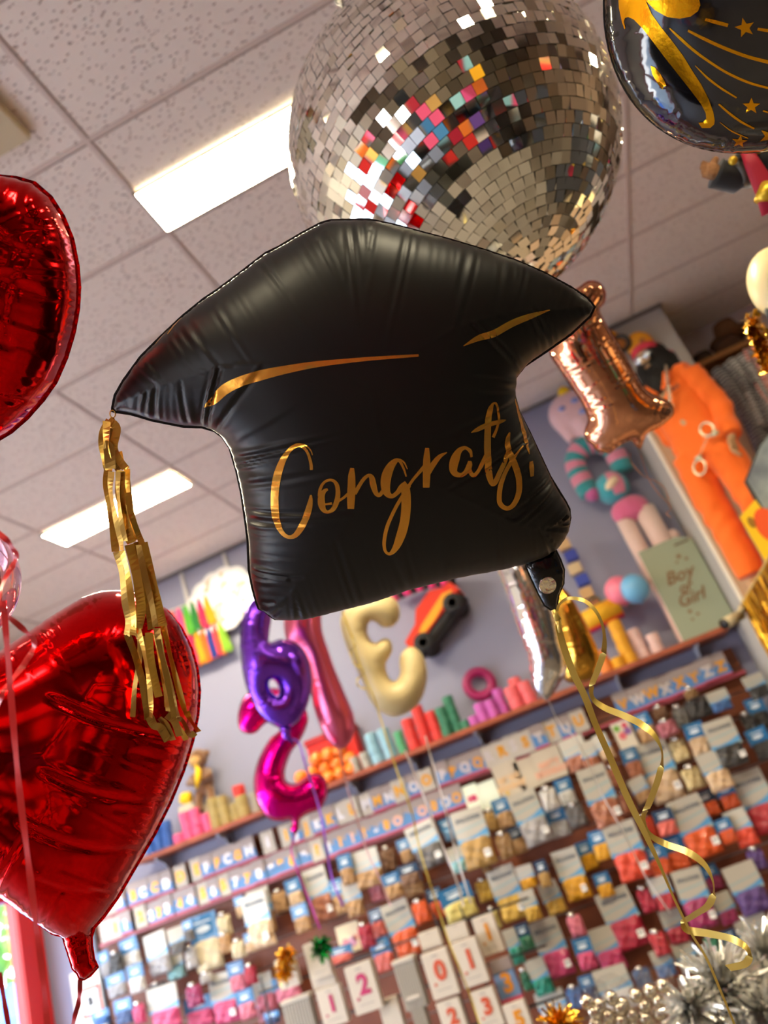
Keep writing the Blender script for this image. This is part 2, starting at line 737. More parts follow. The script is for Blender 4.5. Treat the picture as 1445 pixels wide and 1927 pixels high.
# ================================================================== walls, floor
lilac = mat('lilac wall paint', '9192AB', .75)
white = mat('white wall paint', 'E8E8EC', .7)
o = MB().box(((XL + 1.5) / 2, YB + .05, CEIL / 2), (1.5 - XL + .1, .1, CEIL)).build('wall_back', lilac)
struct(o)
o = MB().box(((1.5 + XR) / 2, YB + .05, CEIL / 2), (XR - 1.5, .1, CEIL)).build('wall_back_corner', mat('pale mauve wall paint', 'CBBFC4', .75))
struct(o)
o = MB().box((XR + .05, (YB + YF) / 2, CEIL / 2), (.1, YB - YF + .2, CEIL)).build('wall_right', mat('warm dark wall paint', '6A5648', .8))
struct(o)
o = MB().box(((XL + XR) / 2, (YB + YF) / 2, -.05), (XR - XL, YB - YF, .1)).build('floor', mat('worn vinyl floor', '6A6058', .45, vary=(3, '5A514A')))
struct(o)
# shop front wall: solid fascia above a long run of glass
DX0, DX1, DZ = -4.4, -3.0, 2.6
wfm = MB()
wfm.box(((DX1 + XR) / 2, YF - .05, CEIL / 2), (XR - DX1, .1, CEIL)).box(((XL + DX0) / 2, YF - .05, CEIL / 2), (DX0 - XL, .1, CEIL)).box(((DX0 + DX1) / 2, YF - .05, (CEIL + DZ) / 2), (DX1 - DX0, .1, CEIL - DZ))
o = wfm.build('wall_front', mat('front wall paint', '5A5048', .8))
struct(o)
fr = MB()
for x in (DX0 + .05, (DX0 + DX1) / 2, DX1 - .05):
    fr.box((x, YF - .02, DZ / 2), (.1, .1, DZ))
fr.box(((DX0 + DX1) / 2, YF - .02, DZ - .05), (DX1 - DX0, .1, .1))
d1 = fr.build('door_1', mat('red window frame', 'C8201E', .35))
struct(d1)

# left wall with the red framed window running into the corner
Zs, Zh = .45, ZL + .75                       # sill and head of the glass
wl = MB()
wl.box((XL - .05, (YB + YF) / 2, (Zh + .22 + CEIL) / 2), (.1, YB - YF, CEIL - Zh - .22))
wl.box((XL - .05, (YB + YF) / 2, Zs / 2 - .05), (.1, YB - YF, Zs - .1))
wl.box((XL - .05, -3.2, 1.5), (.1, 1.6, 3.0))
o = wl.build('wall_left', white)
struct(o)
red = mat('red window frame')
wf = MB()
for y in (-2.3, .2, 2.9, 5.94):
    wf.box((XL, y, (Zs + Zh) / 2), (.10, .29, Zh - Zs + .3), bev=.01)
    wf.box((XL + .055, y - .125 * (1 if y > 0 else -1), (Zs + Zh) / 2), (.02, .035, Zh - Zs), bev=.004)
wf.box((XL, 1.9, Zh + .11), (.12, 8.4, .22), bev=.01)
wf.box((XL, 1.9, Zs - .05), (.14, 8.4, .1), bev=.01)
w1 = struct(wf.build('window_1', red))
g = MB().box((XL - .02, 1.9, (Zs + Zh) / 2), (.006, 8.2, Zh - Zs))
gm = bpy.data.materials.new('clear window glass')
gm.use_nodes = True
gn = gm.node_tree
gn.nodes.clear()
go = gn.nodes.new('ShaderNodeOutputMaterial')
gmix = gn.nodes.new('ShaderNodeMixShader')
gt = gn.nodes.new('ShaderNodeBsdfTransparent')
gg = gn.nodes.new('ShaderNodeBsdfGlossy')
gg.inputs['Roughness'].default_value = .02
gmix.inputs['Fac'].default_value = .06
gn.links.new(gt.outputs[0], gmix.inputs[1])
gn.links.new(gg.outputs[0], gmix.inputs[2])
gn.links.new(gmix.outputs[0], go.inputs[0])
MATS['glass'] = gm
g.build('glazing', gm, w1)

# street outside: pavement, tree, blue awning
o = MB().box((-14, 1, -.08), (17.5, 26, .06)).build('ground_outside', mat('sunlit paving', 'B4B0A8', .9))
struct(o)
t = empty('street_tree', (-11.6, 12.4, -.05))
tag(t, 'sunlit green street tree outside the red framed window', 'tree')
MB().tube([(0, 0, 0), (.05, 0, 1.2), (0, .1, 2.6)], [.14, .11, .07]).build('trunk', mat('bark', '6B5642', .9), t)
lf = MB()
rg = random.Random(3)
for i in range(1500):
    a, b, r = rg.uniform(0, 2 * PI), math.acos(rg.uniform(-1, 1)), rg.uniform(.5, 1) ** .4
    c = Vector((2.4 * r * math.sin(b) * math.cos(a), 2.8 * r * math.sin(b) * math.sin(a), 2.7 + 1.7 * r * math.cos(b)))
    u = Vector((rg.uniform(-1, 1), rg.uniform(-1, 1), rg.uniform(-1, 1))).normalized()
    w = u.orthogonal().normalized()
    s_ = rg.uniform(.14, .24)
    lf.add([c - u * s_, c + w * s_ * .5, c + u * s_, c - w * s_ * .5], [(0, 1, 2, 3)])
lf.build('foliage', mat('leaf green', '5F9030', .6, vary=(1.5, '3E7020')), t)
t = MB()
t.prism([(0, 0), (1.2, -.35), (1.2, -.6), (0, -.1)], -1.6, 1.6, f=lambda x, z, y: (x - 8.3, y + 8.3, z + 1.75))
t.box((-8.35, 8.3, .8), (.1, 3.2, 1.7), 1)
o = t.build('awning', mats=[mat('blue awning cloth', '3E78C8', .7), mat('pale shopfront', 'BFD4E4', .6)])
tag(o, 'blue street awning seen low through the red framed window', 'awning')

# daylight through the two glazed sides
for nm, loc, rot, sx, sy in (('daylight_left', (XL - .12, 1.9, (Zs + Zh) / 2), (0, -PI / 2, 0), Zh - Zs, 8.0),
                             ('daylight_front', ((DX0 + DX1) / 2, YF - .15, DZ / 2), (PI / 2, 0, 0), DX1 - DX0, DZ)):
    L = bpy.data.lights.new(nm, 'AREA')
    L.shape = 'RECTANGLE'
    L.size, L.size_y = sx, sy
    L.cycles.is_portal = True
    lo = bpy.data.objects.new(nm, L)
    COL.objects.link(lo)
    lo.location = loc
    lo.rotation_euler = rot

# ================================================================== pier and display panel beside the packet wall
o = MB().box((1.295, 5.755, CEIL / 2), (.53, .67, CEIL), bev=.006).build('wall_pier', mat('pier paint', 'AEA9A4', .7))
struct(o)
o = MB().box((1.295, 5.41, CEIL - .012), (.55, .03, .02)).build('trim_4', mat('dark wall angle'))
struct(o)
# ================================================================== graduation cap balloon
HD = 1.15
hc = at_depth(660, 800, HD)
hN = -ray(660, 800)
hN /= np.linalg.norm(hN)
hN = hN + np.array([0, 0, -.10])
hN /= np.linalg.norm(hN)
hU = np.cross(-DOWN, hN)
hU /= np.linalg.norm(hU)
hV = np.cross(hN, hU)
HM = frame_matrix(hc, hU, hV, hN)


def plane_uv(px, py, O, U, V, N):
    r = ray(px, py)
    t = ((O - ORG) @ N) / (r @ N)
    d = ORG + r * t - O
    return d @ U, d @ V


def huv(px, py):
    return plane_uv(px, py, hc, hU, hV, hN)


hat_px = [(212.4, 772.4), (218, 745), (234, 717), (266, 673), (302, 637), (345.5, 596), (385, 564), (410, 547.5), (453.5, 515), (500, 479), (525.5, 466.6),
          (568.6, 441), (604.6, 422), (622.6, 417), (678, 415.5), (695, 415.6), (744, 426), (796, 440), (847.6, 453.6), (899.5, 469), (969, 492), (1020.6, 514),
          (1072.5, 542), (1103.7, 562.6), (1117, 578), (1109, 594), (1072.5, 628), (1027.5, 659.5), (986, 687), (967, 711), (964, 741), (975, 776), (994.7, 814.7),
          (1012.7, 853.5), (1033.4, 897.8), (1047, 920), (1062.5, 945), (1069.4, 958.7), (1071, 975), (1066.6, 997.4), (1058, 1014), (1044, 1030), (1020, 1046),
          (975, 1060), (934, 1069), (862, 1081), (768, 1103), (706.6, 1126), (626, 1147), (571, 1162), (546, 1163.5), (518, 1163), (510, 1158), (499, 1148),
          (488, 1144), (482.4, 1127.5), (476, 1102.6), (470, 1072), (468, 1017), (464, 983.6), (456, 928), (447, 886.7), (434, 842), (420, 821), (404, 809), (380, 802),
          (346, 801), (321, 796), (286, 789), (263, 782), (245, 777)]
hat_uv = [huv(*p) for p in hat_px]


def hat_wf(Q):
    w = np.full(len(Q), .14)
    for (x, y, r, a) in ((400, 805, 115, 1.0), (447, 900, 120, 1.0), (470, 1050, 90, .7), (966, 720, 85, .8), (1025, 850, 75, .7), (1065, 980, 60, 1.1),
                         (510, 1160, 70, .8), (700, 1125, 160, .25), (690, 415, 60, .5), (560, 447, 130, .22)):
        c = np.array(huv(x, y))
        rr = r * HD / FOCAL
        w = np.maximum(w, a * np.exp(-((Q - c) ** 2).sum(1) / (2 * rr * rr)))
    return w


hatP = Pillow(hat_uv, .125, .0036, puck=(.0056, .0130, .125, hat_wf), rim=.0035)
black_satin = mat('matt black foil', '070606', .40, spec=.4)
hv, hf = hatP.mesh()
hat = obj('foil_balloon', hv, hf, black_satin)
place(hat, HM)
tag(hat, 'black graduation cap foil balloon reading Congrats in gold', 'balloon')
gold_print = mat('gold foil print', 'DC9C3E', .27, metal=.88, bump=(40, .08))


def crop(X, Y, x0, y0, s):
    return x0 + X / s, y0 + Y / s


def lay(name, strokes, parent, m, uv, pil, pxm, res_sub=6):
    """strokes: lists of (crop x, crop y, crop width), with the crop's origin and scale"""
    mb = MB()
    for (x0, y0, s), pts in strokes:
        q = []
        for X, Y, W in pts:
            px, py = crop(X, Y, x0, y0, s)
            u, v = uv(px, py)
            q.append((u, v, W / s * pxm))
        vv, ff = stroke_on(pil, q, res_sub)
        mb.add(vv, ff)
    o = mb.build(name, m, parent, True)
    return o


A_, B_, C_, D_ = (500, 730, 5.558), (690, 730, 4.661), (180, 400, 2.779), (640, 400, 2.89)
con = {
    'C': [(A_, [(495, 750, 28), (490, 690, 30), (465, 600, 26), (430, 545, 28), (385, 515, 36), (330, 530, 38), (275, 580, 42), (220, 670, 60), (175, 790, 75), (150, 900, 78),
                (138, 1020, 78), (138, 1150, 80), (155, 1270, 70), (195, 1360, 52), (240, 1405, 42), (290, 1415, 40), (340, 1390, 50), (390, 1320, 62), (430, 1240, 62),
                (465, 1140, 62), (485, 1050, 45), (490, 990, 20)]), (A_, [(400, 503, 8), (450, 522, 12), (490, 565, 12), (506, 608, 5)])],
    'o': [(A_, [(650, 930, 22), (615, 950, 40), (590, 1000, 60), (590, 1070, 70), (610, 1130, 50), (650, 1150, 32), (700, 1120, 45), (735, 1040, 50), (745, 960, 44), (735, 890, 40),
                (705, 850, 30), (660, 842, 26), (610, 870, 26), (578, 930, 30), (570, 1000, 34)]), (A_, [(625, 1075, 20), (690, 1065, 24)]),
          (A_, [(740, 1045, 28), (790, 1015, 24), (840, 970, 28)])],
    'n': [(A_, [(878, 725, 36), (873, 800, 66), (872, 900, 74), (868, 1000, 76), (866, 1115, 64)]),
          (A_, [(900, 970, 40), (940, 900, 36), (985, 830, 34), (1030, 795, 32), (1060, 815, 50), (1075, 880, 60), (1100, 960, 46), (1135, 980, 40), (1175, 930, 40)])],
    'g': [(A_, [(1385, 805, 14), (1355, 720, 22), (1310, 650, 34), (1250, 690, 70), (1205, 780, 95), (1190, 880, 92), (1205, 960, 70), (1250, 992, 44), (1300, 960, 44),
                (1345, 905, 60), (1390, 870, 56)]), (A_, [(1320, 638, 12), (1365, 675, 16), (1394, 735, 8)]),
          (A_, [(1375, 880, 80), (1385, 1000, 90), (1385, 1120, 92), (1372, 1250, 92), (1340, 1380, 92), (1300, 1490, 70), (1250, 1558, 40), (1205, 1545, 28), (1185, 1480, 34),
                (1190, 1380, 36), (1215, 1270, 36), (1260, 1160, 34), (1310, 1060, 34), (1370, 960, 34), (1420, 890, 30)]),
          (B_, [(270, 790, 28), (330, 700, 24), (390, 630, 28), (430, 580, 30)])],
    'r': [(B_, [(440, 450, 32), (437, 540, 56), (437, 640, 62), (435, 765, 54)]), (B_, [(450, 650, 40), (490, 580, 46), (540, 520, 34), (598, 488, 8)])],
    'a': [(B_, [(800, 530, 20), (790, 490, 24), (750, 455, 26), (700, 475, 46), (665, 540, 76), (650, 610, 70), (665, 655, 50), (710, 670, 36), (750, 650, 40), (780, 600, 50),
                (785, 560, 30)]), (B_, [(755, 448, 12), (795, 478, 14), (803, 528, 10)]),
          (B_, [(780, 590, 44), (785, 640, 36), (815, 675, 34), (850, 650, 34), (885, 590, 34), (920, 520, 34)])],
    't': [(B_, [(985, 105, 18), (960, 160, 50), (945, 240, 56), (938, 340, 58), (935, 450, 60), (938, 560, 60), (945, 660, 60), (970, 742, 44), (1000, 735, 48), (1040, 660, 44),
                (1090, 570, 40), (1115, 490, 32)]), (B_, [(985, 105, 16), (1015, 112, 20), (1035, 170, 22), (1040, 240, 22), (1020, 310, 24), (985, 380, 30)]),
          (B_, [(796, 335, 6), (850, 312, 34), (930, 280, 40), (1000, 265, 36), (1060, 255, 30), (1108, 247, 6)])],
    's': [(B_, [(1140, 348, 14), (1120, 400, 46), (1118, 470, 52), (1150, 550, 58), (1185, 630, 60), (1210, 720, 58), (1210, 820, 54), (1180, 900, 50), (1135, 947, 40), (1090, 952, 38),
                (1045, 915, 42), (1035, 860, 44), (1045, 770, 44), (1080, 680, 38), (1130, 600, 36), (1190, 530, 30), (1268, 460, 8)])],
    'x': [(B_, [(1222, 80, 8), (1250, 180, 30), (1280, 300, 40), (1305, 420, 44), (1328, 535, 10)]), (B_, [(1340, 594, 40), (1340, 650, 52), (1340, 716, 36)])]}
pm = HD / FOCAL
allc = [s for k in con.values() for s in k]
lay('lettering', allc, hat, gold_print, huv, hatP, pm)
brim = [(C_, [(607, 1003, 6), (660, 970, 36), (720, 915, 48), (800, 875, 46), (900, 845, 46), (1000, 822, 38), (1150, 795, 28), (1300, 778, 20), (1445, 765, 16), (1640, 752, 11)]),
        (D_, [(600, 735, 4), (680, 695, 28), (760, 672, 34), (860, 620, 34), (960, 582, 28), (1075, 546, 4)]),
        (C_, [(405, 640, 5), (430, 600, 9), (468, 556, 4)]), (C_, [(335, 692, 5), (365, 650, 7), (398, 608, 4)])]
lay('brim_stripe', brim, hat, gold_print, huv, hatP, pm)

# the filling valve at the bottom corner
vx = [(990, 1066), (1000, 1089), (1014, 1119), (1025, 1139), (1036, 1147), (1047, 1145), (1051, 1118), (1060, 1098), (1061, 1072), (1054, 1053), (1045, 1034), (1020, 1040), (995, 1050)]
vp = Pillow([huv(*p) for p in vx], .016, .004, puck=(.0012, .012, .03, None), rim=.002)
vv, vf = vp.mesh()
obj('valve', vv, vf, mat('glossy black foil', '0A0909', .18, bump=(30, .15)), hat)
cu, cv = huv(1025, 1096)
st = MB()
st.lathe([(.0005, .0175), (.0135, .0172), (.0138, .0160)], (cu, cv, 0), 28)
st.build('sticker', mat('silver sticker', 'E8E4DE', .12, metal=1., bump=(70, .8)), hat)
# hanging ring of the tassel
tcx, tcy = huv(212, 779)
rg_ = MB()
rg_.tube([(tcx + .004 * math.cos(a), tcy + .0055 * math.sin(a), 0) for a in [2 * PI * k / 12 for k in range(12)]], .0009, 6, closed=True)
rg_.ball((tcx - .001, tcy - .0085, 0), (.0038, .0042, .0038))
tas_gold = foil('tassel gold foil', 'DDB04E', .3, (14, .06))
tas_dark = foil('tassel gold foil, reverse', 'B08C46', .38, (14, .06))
rg_.build('tassel_bead', tas_gold, hat, True)
# tassel: three pleated tiers of foil strips (pixel points are turned into the tassel's own hanging plane)
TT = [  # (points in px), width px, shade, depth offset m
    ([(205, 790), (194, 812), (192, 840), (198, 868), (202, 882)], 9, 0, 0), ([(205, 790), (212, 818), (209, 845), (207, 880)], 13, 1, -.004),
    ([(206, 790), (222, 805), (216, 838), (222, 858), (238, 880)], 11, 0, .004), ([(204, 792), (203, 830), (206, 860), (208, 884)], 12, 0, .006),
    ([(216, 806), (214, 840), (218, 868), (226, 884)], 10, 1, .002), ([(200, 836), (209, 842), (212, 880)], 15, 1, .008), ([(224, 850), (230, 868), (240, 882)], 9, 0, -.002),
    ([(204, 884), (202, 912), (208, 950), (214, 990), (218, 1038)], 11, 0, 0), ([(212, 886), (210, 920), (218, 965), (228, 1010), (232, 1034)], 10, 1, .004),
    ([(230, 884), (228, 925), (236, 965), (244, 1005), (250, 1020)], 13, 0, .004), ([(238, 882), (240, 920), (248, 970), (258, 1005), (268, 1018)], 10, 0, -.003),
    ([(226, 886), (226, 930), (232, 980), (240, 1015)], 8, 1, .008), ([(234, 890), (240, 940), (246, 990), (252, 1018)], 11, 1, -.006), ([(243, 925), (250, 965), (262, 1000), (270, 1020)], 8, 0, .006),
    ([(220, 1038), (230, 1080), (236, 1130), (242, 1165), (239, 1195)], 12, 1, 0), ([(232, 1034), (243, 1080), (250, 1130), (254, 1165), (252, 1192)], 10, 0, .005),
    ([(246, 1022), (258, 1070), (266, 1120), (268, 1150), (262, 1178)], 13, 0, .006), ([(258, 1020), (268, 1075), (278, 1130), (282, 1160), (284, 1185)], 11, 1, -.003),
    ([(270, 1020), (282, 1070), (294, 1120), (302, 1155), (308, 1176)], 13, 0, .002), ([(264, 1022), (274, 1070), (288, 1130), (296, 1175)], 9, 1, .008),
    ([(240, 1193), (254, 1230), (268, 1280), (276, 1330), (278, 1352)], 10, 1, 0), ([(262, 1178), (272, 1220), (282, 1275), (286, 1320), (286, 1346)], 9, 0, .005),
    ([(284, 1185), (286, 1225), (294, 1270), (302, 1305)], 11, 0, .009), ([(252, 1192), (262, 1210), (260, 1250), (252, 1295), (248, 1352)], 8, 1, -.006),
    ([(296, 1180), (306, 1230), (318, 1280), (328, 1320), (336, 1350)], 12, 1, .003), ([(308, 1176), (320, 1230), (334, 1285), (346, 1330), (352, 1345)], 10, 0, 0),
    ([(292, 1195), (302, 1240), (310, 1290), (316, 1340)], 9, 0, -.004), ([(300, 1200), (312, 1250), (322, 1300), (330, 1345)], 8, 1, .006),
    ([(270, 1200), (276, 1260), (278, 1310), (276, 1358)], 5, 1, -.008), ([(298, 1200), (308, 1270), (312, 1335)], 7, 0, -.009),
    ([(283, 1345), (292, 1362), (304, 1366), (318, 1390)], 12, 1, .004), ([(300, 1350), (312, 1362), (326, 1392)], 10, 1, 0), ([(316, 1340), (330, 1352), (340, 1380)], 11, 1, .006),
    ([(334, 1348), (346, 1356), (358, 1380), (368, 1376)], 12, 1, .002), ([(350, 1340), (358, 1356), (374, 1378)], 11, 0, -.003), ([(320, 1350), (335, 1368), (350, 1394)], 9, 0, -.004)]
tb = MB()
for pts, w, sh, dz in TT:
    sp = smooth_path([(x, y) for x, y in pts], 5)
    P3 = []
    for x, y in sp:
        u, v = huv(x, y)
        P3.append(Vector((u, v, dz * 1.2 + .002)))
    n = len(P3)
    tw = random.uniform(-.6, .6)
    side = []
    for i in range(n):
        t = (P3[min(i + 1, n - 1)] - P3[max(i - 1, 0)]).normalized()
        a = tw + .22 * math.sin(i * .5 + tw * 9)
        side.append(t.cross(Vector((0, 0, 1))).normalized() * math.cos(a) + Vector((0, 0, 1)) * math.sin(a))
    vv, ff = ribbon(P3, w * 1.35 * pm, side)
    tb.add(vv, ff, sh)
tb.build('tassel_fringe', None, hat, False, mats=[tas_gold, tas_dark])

# curled gold ribbon tied to the valve
CR = [(1040, 1150, .0), (1050, 1178, .0), (1060, 1215, 0), (1078, 1265, 0), (1100, 1310, 0), (1120, 1362, 0), (1150, 1430, 0), (1180, 1500, 0), (1212, 1565, 0), (1240, 1625, 0),
      (1268, 1690, 0), (1300, 1755, .0), (1330, 1805, 0), (1358, 1870, 0), (1385, 1935, 0)]
rb_gold = mat('curling ribbon gold', 'D8BC62', .32, metal=.65)
knot = MB()
a = at_depth(1041, 1148, HD)
b = at_depth(1050, 1166, HD)
c = at_depth(1054, 1190, HD)
knot.tube([a, b], [.003, .0055], 8)
knot.tube([b, c], [.0045, .003], 8)
cr = empty('curling_ribbon', at_depth(1045, 1150, HD))
tag(cr, 'long gold curling ribbon tied under the black cap balloon', 'ribbon')
CRI = Matrix.Translation(-Vector(cr.location))
o = obj('knot', [CRI @ Vector(v) for v in knot.v], knot.f, rb_gold, cr)
sp = smooth_path([(x, y) for x, y, _ in CR], 6)
P3 = [Vector(at_depth(x, y, HD + .10 * (y - 1150) / 780)) for x, y in sp]
n = len(P3)
W = [(.003 if i < 6 else .0105 if i < 45 else max(.004, .0105 - .0005 * (i - 45))) for i in range(n)]
sd = []
for i in range(n):
    t = (P3[min(i + 1, n - 1)] - P3[max(i - 1, 0)]).normalized()
    w = t.cross(Vector(FWD)).normalized()
    a = .3 * math.sin(i * .25)
    sd.append(w * math.cos(a) + Vector(FWD) * math.sin(a))
v, f = ribbon(P3, W, sd)
obj('straight_tail', [CRI @ p for p in v], f, rb_gold, cr, True)
curl = [(1048, 1150, 0, 5, 0), (1052, 1138, 0, 5, 0), (1066, 1127, 0, 6, .2), (1088, 1127, .01, 7, .5), (1108, 1136, .02, 8, .6), (1126, 1158, .03, 9, .9), (1136, 1188, .03, 12, 1.1),
        (1136, 1225, .02, 12, .5), (1124, 1262, 0, 12, .2), (1113, 1292, -.02, 11, .4), (1116, 1315, -.03, 12, .9), (1138, 1332, -.02, 12, .35), (1170, 1345, 0, 13, .1), (1205, 1362, .02, 13, .2),
        (1232, 1385, .04, 11, .7), (1246, 1418, .05, 9, 1.2), (1240, 1460, .04, 12, .3), (1222, 1510, .01, 13, .1), (1210, 1540, -.02, 12, .5), (1222, 1570, -.03, 12, .9), (1252, 1588, -.02, 13, .2),
        (1295, 1604, .01, 14, .1), (1328, 1630, .03, 11, .6), (1343, 1668, .05, 9, 1.2), (1334, 1702, .04, 15, .3), (1306, 1722, .01, 16, .1), (1286, 1736, -.02, 15, .6), (1294, 1750, -.03, 15, .8),
        (1335, 1757, -.01, 16, .15), (1380, 1768, .02, 15, .2), (1408, 1788, .04, 11, .8), (1404, 1812, .04, 15, .4), (1370, 1822, .02, 16, .2)]
cs = smooth_path(curl, 6)
P3, sd, W = [], [], []
dirs = Vector(FWD)
for i, (x, y, dz, w, tw) in enumerate(cs):
    P3.append(Vector(at_depth(x, y, HD + .10 * (y - 1150) / 780 - dz)))
for i, (x, y, dz, w, tw) in enumerate(cs):
    t = (P3[min(i + 1, len(P3) - 1)] - P3[max(i - 1, 0)]).normalized()
    s1 = t.cross(Vector(FWD)).normalized()
    q = Vector(-DOWN)
    q = (q - t * q.dot(t)).normalized()
    if s1.dot(q) < 0:
        s1 = -s1
    sd.append((s1 * (1 - .5 * min(1, tw)) + Vector(FWD) * .5 * tw).normalized())
    W.append(w * pm * 1.0)
v, f = ribbon(P3, W, sd)
obj('curled_tail', [CRI @ p for p in v], f, rb_gold, cr, True)

# ================================================================== mirror ball
BD = 2.0
bc = at_depth(850, 287, BD)
BR = 311 / FOCAL * BD * .985
bax = Vector((0, 0, 1)) - Vector(RIGHT) * .144             # the ball hangs a little askew on its chain
bax.normalize()
brot = Vector((0, 0, 1)).rotation_difference(bax).to_euler()
mbl = empty('mirror_ball', bc, brot)
tag(mbl, 'huge mirror ball of small square tiles hanging from a chain', 'mirror ball')
mir = mat('mirror tile', 'F6F4EA', .03, metal=1.)
mir2 = mat('mirror tile, tarnished', 'DCD6C4', .08, metal=1.)
dk = mat('ball glue', '4A463C', .7)
MB().ball((0, 0, 0), BR * .985, 64, 40).build('core', dk, mbl, True)
tiles = MB()
ts = .0262
rows = int(PI * BR / ts)
rg = random.Random(5)
for i in range(rows):
    th = PI * (i + .5) / rows
    n = max(3, int(2 * PI * BR * math.sin(th) / ts))
    off = rg.random()
    for k in range(n):
        ph = 2 * PI * (k + off) / n
        N = Vector((math.sin(th) * math.cos(ph), math.sin(th) * math.sin(ph), math.cos(th)))
        E1 = Vector((-math.sin(ph), math.cos(ph), 0))
        E2 = N.cross(E1)
        tilt = .022 if N.z > .2 else .065
        Nn = (N + E1 * rg.gauss(0, tilt) + E2 * rg.gauss(0, tilt)).normalized()
        a = (E1 - Nn * E1.dot(Nn)).normalized() * ts * .482
        b = Nn.cross(a).normalized() * ts * .482
        c = N * BR
        top = [c + a + b, c - a + b, c - a - b, c + a - b]
        bot = [p - N * .006 for p in top]
        tiles.add(top + bot, [(0, 1, 2, 3), (0, 4, 5, 1), (1, 5, 6, 2), (2, 6, 7, 3), (3, 7, 4, 0)], 1 if rg.random() < .12 else 0)
tiles.build('mirror_tile', None, mbl, False, mats=[mir, mir2])
cap = MB()
cap.lathe([(.055, BR - .01), (.05, BR + .02), (.02, BR + .03), (.012, BR + .05)], n=20)
cap.tube([(.016 * math.cos(a), 0, BR + .062 + .016 * math.sin(a)) for a in [2 * PI * k / 14 for k in range(14)]], .004, 6, closed=True)
cap.build('hanger_cap', mat('chrome', 'D8D8D8', .15, metal=1.), mbl, True)
ch = MB()
z = BR + .075
k = 0
while z < (CEIL - bc[2]) / bax.z - .03:
    pts = []
    for q in range(14):
        a = 2 * PI * q / 14
        lx, lz = .0095 * math.cos(a), .019 * math.sin(a)
        pts.append((lx, 0, z + lz) if k % 2 else (0, lx, z + lz))
    ch.tube(pts, .0032, 6, closed=True)
    z += .0285
    k += 1
o = ch.build('chain', mat('dull zinc chain', '9A978E', .35, metal=1.), None, True)
o.location = bc
o.rotation_euler = brot
tag(o, 'zinc link chain running from the ceiling to the mirror ball', 'chain')

# ================================================================== red heart balloons
red_foil = mat('red balloon foil', 'D8060A', .11, metal=1.)


def foil_shape(name, px, depth, thick, label, m, tilt=(0, 0), res=.0055, puck=(.0030, .013, .055, None), group=None, creases=None, cat='balloon', rim=.007, cpx=None):
    cx_ = cpx or (sum(p[0] for p in px) / len(px), sum(p[1] for p in px) / len(px))
    O = at_depth(cx_[0], cx_[1], depth)
    N = -ray(*cx_)
    N /= np.linalg.norm(N)
    N = N + RIGHT * tilt[0] + (-DOWN) * tilt[1]
    N /= np.linalg.norm(N)
    U = np.cross(-DOWN, N)
    U /= np.linalg.norm(U)
    V = np.cross(N, U)
    uv = lambda x, y: plane_uv(x, y, O, U, V, N)
    P = Pillow([uv(*p) for p in px], thick, res, puck=puck, rim=rim, seed=int(px[0][0]) + 3)
    v, f = P.mesh()
    o = obj(name, v, f, m)
    place(o, frame_matrix(O, U, V, N))
    tag(o, label, cat, group)
    return o, P, uv


low_px = [(-8, 1248), (20, 1221), (60, 1195), (110, 1160), (160, 1130), (190, 1119), (215, 1116), (250, 1119), (285, 1131), (315, 1151), (340, 1181), (360, 1222), (371, 1262),
          (375, 1300), (372, 1345), (362, 1395), (345, 1450), (320, 1510), (290, 1570), (255, 1630), (220, 1690), (192, 1728), (176, 1745), (172, 1760), (165, 1764), (120, 1764), (118, 1760), (100, 1755),
          (60, 1727), (10, 1690), (-60, 1640), (-150, 1570), (-230, 1480), (-275, 1400), (-285, 1330), (-265, 1270), (-225, 1235), (-170, 1220), (-110, 1224), (-50, 1240)]


def crease_fn(P, uv, lines, depth):
    base = P.h

    def h2(p, side=1):
        p = np.atleast_2d(np.array(p, float))
        z = base(p)
        for L in lines:
            a, b, bow, amp = L
            a, b = np.array(uv(*a)), np.array(uv(*b))
            e = b - a
            ln = np.linalg.norm(e)
            e /= ln
            q = p - a
            s = q @ e
            d = q @ np.array([-e[1], e[0]]) - bow * np.sin(np.clip(s / ln, 0, 1) * PI)
            w = np.clip(s / (.12 * ln), 0, 1) * np.clip((ln - s) / (.12 * ln), 0, 1)
            z = z - amp * w * np.exp(-(d / .0045) ** 2) + amp * .35 * w * np.exp(-((d - .012) / .008) ** 2)
        return z
    P.h = h2


def heart(name, px, depth, thick, label, lines, tilt, cpx):
    O = at_depth(cpx[0], cpx[1], depth)
    N = -ray(*cpx)
    N /= np.linalg.norm(N)
    N = N + RIGHT * tilt[0] + (-DOWN) * tilt[1]
    N /= np.linalg.norm(N)
    U = np.cross(-DOWN, N)
    U /= np.linalg.norm(U)
    V = np.cross(N, U)
    uv = lambda x, y: plane_uv(x, y, O, U, V, N)
    P = Pillow([uv(*p) for p in px], thick, .0043, puck=(.0025, .0140, .10, None), rim=.0035, seed=4)
    crease_fn(P, uv, lines, depth)
    v, f = P.mesh()
    o = obj(name, v, f, red_foil)
    place(o, frame_matrix(O, U, V, N))
    tag(o, label, 'balloon')
    return o, P, uv


h1, hp1, huv1 = heart('heart_balloon', low_px, 1.32, .165, 'large red heart foil balloon hanging low behind the gold tassel',
                      [((110, 1330), (385, 1395), -.02, .004), ((100, 1455), (350, 1505), -.02, .004), ((60, 1540), (310, 1590), -.02, .004), ((80, 1640), (270, 1660), -.015, .003),
                       ((250, 1425), (330, 1440), 0, .003), ((280, 1140), (355, 1290), .01, .003), ((220, 1520), (290, 1530), 0, .003)], (-.12, .05), (140, 1430))
